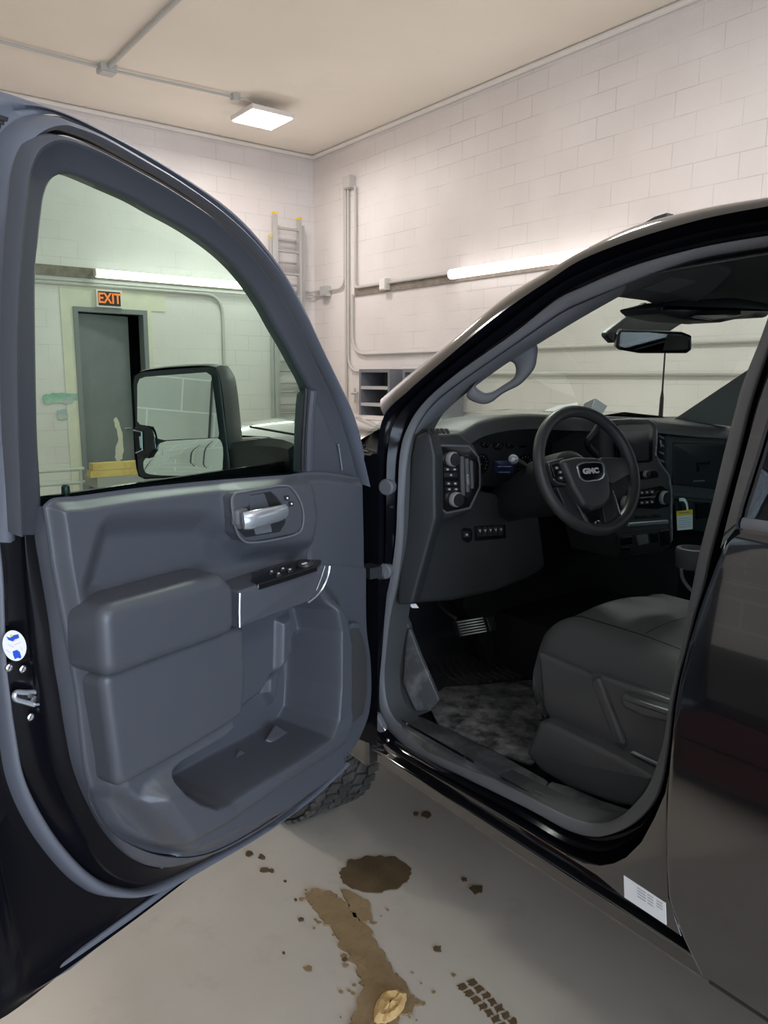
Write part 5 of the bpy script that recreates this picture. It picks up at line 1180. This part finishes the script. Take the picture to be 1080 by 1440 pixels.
# front sail: painted run channel and trim triangle
PX([(427, 674), (429, 610), (431, 575), (433, 558), (440, 552), (452, 575), (470, 618), (484, 660), (486, 676)], (hdl(450, 620, .03), LN), .03, .004, .006, 'sail_trim', PLAST, DR)
MB().tube([hdl(u, v, .031) for u, v in ((439, 548), (436, 578), (434, 612), (433, 660))], .012, 10).build('run_channel', PLAST, DR)
MB().tube([hdl(u, v, .036) for u, v in ((476, 625), (479, 645), (481, 661))], .0018, 6).build('sail_edge', CHROME, DR)
MB().tube([hdl(u, v, .03) for u, v in ((430.5, 545), (428.5, 580), (426, 620), (425, 660))], .005, 8).build('glass_run_seal', RUB_D, DR)
# ---- edge hardware
lat = pl('d', -.045)
PX([(-14, 765), (6, 760), (32, 757), (35, 800), (40, 868), (28, 880), (-4, 880), (-12, 820)], pl('d', -.020), .004, .002, .002, 'edge_panel', GLOSSBLK, DR)
ov = [(20.5+16.5*cos(t)+2.2*sin(t), 908+21.5*sin(t)) for t in [2*pi*k/40 for k in range(40)]]
stk = PX(ov, pl('d', .004), .001, 0, 0, 'oval_sticker', WHITE, DR, label='white oval inspection sticker with blue and pink print')
sp = pl('d', .0048)
PX([(18, 916), (24, 914), (28, 917), (30, 924), (29, 926), (25, 925), (21, 927), (19, 922)], sp, .0004, 0, 0, 'sticker_shape', BLUE, stk)
PX([(9, 895), (14, 897), (20, 893), (26, 892), (27, 897), (21, 899), (18, 902), (12, 900)], sp, .0004, 0, 0, 'sticker_shape', BLUE, stk)
PX([(14, 893), (17, 892), (18, 895), (15, 896)], sp, .0004, 0, 0, 'sticker_shape', YELLOW, stk)
for (u, v, w, a_) in ((25, 905, 10, -.4), (15, 908, 10, .5), (12, 916, 8, .6), (30, 912, 6, .9), (22, 900, 8, -.6)):
    dx, dy = cos(a_)*w/2, sin(a_)*w/2; PX([(u-dx, v-dy-.7), (u+dx, v+dy-.7), (u+dx, v+dy+.7), (u-dx, v-dy+.7)], sp, .0004, 0, 0, 'sticker_line', PINK, stk)
for (u, v) in ((12, 938.5), (31, 940.5), (42, 1008)): MB().lathe(hd(u, v, -.006), EN, [(.0062, 0), (.0062, .003), (.004, .0045), (.003, .002), (.0005, .002)], 14).build('edge_bolt', STEEL, DR)
lt = PX([(20, 974), (50, 972), (56, 984), (48, 990), (24, 984)], pl('d', -.008), .012, .003, .002, 'door_latch', DARK, DR)
MB().tube(spl([hd(u, v, -.004) for u, v in ((50, 973), (36, 974), (22, 974), (20, 978), (22, 983), (34, 987), (48, 991))], 30), .0042, 8).build('latch_claw', CHROME, lt)
MB().tube([hd(u, v, -.000) for u, v in ((48, 991), (58, 990), (73, 982), (74, 978), (71, 966))], .0024, 8).build('latch_strip', CHROME, lt)
for (u, v) in ((41, 976), (46, 983)): MB().lathe(hd(u, v, -.005), EN, [(.006, 0), (.006, .004), (.001, .005)], 10).build('latch_rivet', STEEL, lt)
# ---- trailering mirror on the outside of the door
def md(u, v, d):                         # point at distance d along the view, only for reading depths
    r = ray(u, v); return CAM+r*(d/r.dot(_F))
mc = md(262, 596, 2.05)
aim = V((-1, .12, .10)).normalized()      # where the glass looks: towards the wall beside the pickup
nM = ((CAM-mc).normalized()+(V((XL, mc.y+.05, 1.75))-mc).normalized()).normalized()
nF = (nM*.9+(CAM-mc).normalized()*.1).normalized()
out_m = [(186, 540), (188, 528), (198, 522), (296, 514.5), (304, 517), (309, 528), (322, 640), (325, 668), (314, 668), (215, 673), (198, 673), (193, 665)]
gl_u = [(193, 541), (196, 533), (204, 530), (290, 523.5), (297, 528), (301, 555), (308, 610), (307, 615), (232, 619), (222, 617), (219, 606), (216, 600), (197, 597), (193, 592)]
gl_l = [(222, 626), (230, 621.5), (309, 618), (313, 655), (312, 662), (207, 666), (203, 662), (202, 648), (206, 644), (218, 640)]
fm = (mc, nF)
ho = MB().pp(out_m, fm, .03, .006, .012, front=.0, seg=4)
shl = MB()
P_ = spl([hitp(u, v, mc, nF) for u, v in out_m], 48, True); cP = sum(P_, V())/48
bk = V((.74, .67, .02)).normalized()
rows = []
for f_, d in ((1.0, 0), (1.03, .03), (1.02, .08), (.93, .13), (.70, .165), (.3, .18), (.02, .182)): rows.append([cP.lerp(p, f_)+bk*d for p in P_])
ho.grid(rows, cu=True).build('mirror_housing', GLOSSBLK if False else DARK, DR, label='black trailering mirror housing')
MB().pp(gl_u, (mc+nF*.001, nF), .003, .0006, .006).build('mirror_bezel', GLOSSBLK, DR)
def tilted(px, nn, lift, name, label):
    q = [hitp(u, v, mc+nF*lift, nF) for u, v in px]; c = sum(q, V())/len(q)
    q2 = [hitp(u, v, c, nn) for u, v in px]
    MB().add(q2, [tuple(range(len(q2)))]).build(name, MIRROR, DR, label=label)
tilted(gl_u, nM, .010, 'mirror_glass', 'large flat mirror glass')
q = [hitp(u, v, mc+nF*.006, nF) for u, v in gl_l]; c = sum(q, V())/len(q)
nS = (nM+V((0, 0, .03))).normalized(); q = spl([hitp(u, v, c, nS) for u, v in gl_l], 60, True)
rows = [[(c.lerp(p, f_))+nS*(.004*(1-f_*f_)) for p in q] for f_ in (1, .8, .6, .4, .2, .01)]
MB().grid(rows, cu=True).build('spotter_mirror', MIRROR, DR, label='small convex spotter mirror at the bottom')
def seen(u, v):
    p = hitp(u, v, c, nS); o = p-c; nn = (nS+o*(.008/(.055**2))).normalized(); d = (p-CAM).normalized(); r = d-nn*(2*d.dot(nn))
    return p+r*((XL+.03-p.x)/r.x)
CAB = mat('black_cable', (.02, .02, .02), .5)
for i_, (u, v) in enumerate(((228, 640), (248, 640), (252, 640))):
    w = seen(u, v); k_ = .10
    tag(MB().tube([w+EZ*.22, w, w-EZ*.5], .008, 8).build('hanging_cable', CAB), ['black cable hanging on the left wall, outermost in the spotter mirror', 'black cable hanging on the left wall, middle one in the spotter mirror', 'black cable hanging on the left wall, innermost in the spotter mirror'][i_], 'cable')
w = seen(262, 640); ob = thing('wall_outlet', 'white wall outlet seen beside the cables in the spotter mirror', 'outlet', w)
MB().bb((XL, w.y-.045, w.z-.07), (XL+.012, w.y+.045, w.z+.07)).build('cover_plate', TRIMW, ob, bevel=.003)
for s_ in (-.028, .028): MB().bb((XL+.012, w.y-.018, w.z+s_-.014), (XL+.015, w.y+.018, w.z+s_+.014)).build('socket', INK, ob)
PX([(188, 600), (206, 599), (214, 604), (218, 616), (217, 634), (204, 644), (192, 642)], (mc+nF*.012, nF), .02, .006, .004, 'mirror_lamp_pod', GLOSSBLK, DR)
PX([(188, 606), (199, 606), (199, 634), (191, 638)], (mc+nF*.016, nF), .004, .001, .001, 'lamp_recess', BLACKH, DR)
MB().tube([hitp(u, v, mc+nF*.018, nF) for u, v in ((188, 605), (199, 607.5), (200, 633), (191, 637))], .0022, 6).build('lamp_trim', STEEL, DR)
PX([(195.5, 614), (198, 613), (199, 630), (197, 630)], (mc+nF*.018, nF), .003, .0005, 0, 'lamp_lens', CHROME, DR)
a0 = hdl(424, 640, -.10); a1 = md(322, 648, 2.12)
A4 = []
d_ = (a1-a0); L4_ = d_.length; d_.normalize()
sd = d_.cross(EZ).normalized()
secs = []
for t, h0, h1 in ((-.05, .03, -.05), (.10, .045, -.055), (.30, .055, -.06), (.7, .052, -.06), (1.0, .05, -.06)):
    c = a0.lerp(a1, t); secs.append([c+sd*x+EZ*z for x, z in ((-.055, h1), (-.06, h0*.6), (-.035, h0*.95), (.035, h0*.95), (.06, h0*.6), (.055, h1))])
am = MB().grid(secs, cu=True); am.f.append(tuple(range(6))); am.f.append(tuple(24+k for k in range(6)))
am.build('mirror_arm', DARK, DR, sharp=25, bevel=.004)
# ================================================================== LIGHT, WORLD, CAMERA
w = bpy.data.worlds.new('daylight'); bpy.context.scene.world = w; w.use_nodes = True
w.node_tree.nodes['Background'].inputs[0].default_value = (.70, .82, 1.0, 1); w.node_tree.nodes['Background'].inputs[1].default_value = 1.6
def area_light(name, loc, size, power, col, direction, sy=None):
    l = bpy.data.lights.new(name, 'AREA'); l.energy = power; l.color = col; l.size = size
    if sy: l.shape = 'RECTANGLE'; l.size_y = sy
    o = bpy.data.objects.new(name, l); C.objects.link(o); o.location = loc
    o.rotation_euler = V(direction).to_track_quat('-Z', 'Y').to_euler(); return o
area_light('daylight_door', ((ox0+ox1)/2, YF+.02, 1.85), ox1-ox0, 430, (.66, .80, 1.0), (0, 1, -.05), 3.4)
area_light('ceiling_panel_light', ctr-EZ*.10, .5, 40, (1, .96, .92), (0, 0, -1))
# unseen panel lamps added to light the cab and the room
k = 0
for (x, y, pw) in ((3.2, 3.6, 100), (3.0, -2.4, 60), (-.6, 5.8, 40), (-.6, -3.2, 40)):
    t = thing('ceiling_light', ['panel lamp added out of view over the pickup hood', 'panel lamp added out of view over the pickup bed', 'panel lamp added out of view over the floor near the exit door', 'panel lamp added out of view near the overhead door'][k], 'light', (x, y, ZC-.16), 'added panel lamps'); k += 1
    MB().bb((x-hw, y-hw, ZC-.16), (x+hw, y+hw, ZC-.11)).build('lamp_housing', TRIMW, t, bevel=.01)
    MB().bb((x-hw+.02, y-hw+.02, ZC-.172), (x+hw-.02, y+hw-.02, ZC-.16)).build('lamp_diffuser', LAMPE, t)
    MB().tube([V((x, y, ZC-.11)), V((x, y, ZC))], .02, 8).build('lamp_stem', CEILC, t)
    area_light('ceiling_panel_light', (x, y, ZC-.2), .5, pw, (1, .96, .92), (0, 0, -1))
area_light('fluorescent_glow', ((xa+xb)/2, YB-.16, zt), xb-xa, 9, (1, .98, .95), (0, -1, 0), .12)
area_light('fluorescent_glow', (XR-.18, (pa.y+pb.y-.5)/2, zr), abs(pa.y-pb.y)+.5, 9, (1, .98, .95), (-1, 0, 0), .12)
cd = bpy.data.cameras.new('camera'); cam = bpy.data.objects.new('camera', cd); C.objects.link(cam)
cd.sensor_fit = 'VERTICAL'; cd.sensor_height = 36; cd.lens = FPX*36/1440; cd.clip_start = .02
cam.matrix_world = Matrix(((_R.x, _U.x, -_F.x, 0), (_R.y, _U.y, -_F.y, 0), (_R.z, _U.z, -_F.z, CAM.z), (0, 0, 0, 1)))
sc_n = bpy.context.scene; sc_n.camera = cam
sc_n.view_settings.view_transform = 'Standard'; sc_n.view_settings.look = 'None'; sc_n.view_settings.exposure = 0.12; sc_n.view_settings.gamma = 1
sc_n.view_settings.use_curve_mapping = False
sc_n.cycles.use_denoising = True; sc_n.cycles.max_bounces = 10; sc_n.cycles.diffuse_bounces = 5; sc_n.cycles.glossy_bounces = 5; sc_n.cycles.transparent_max_bounces = 12
sc_n.cycles.sample_clamp_indirect = 6
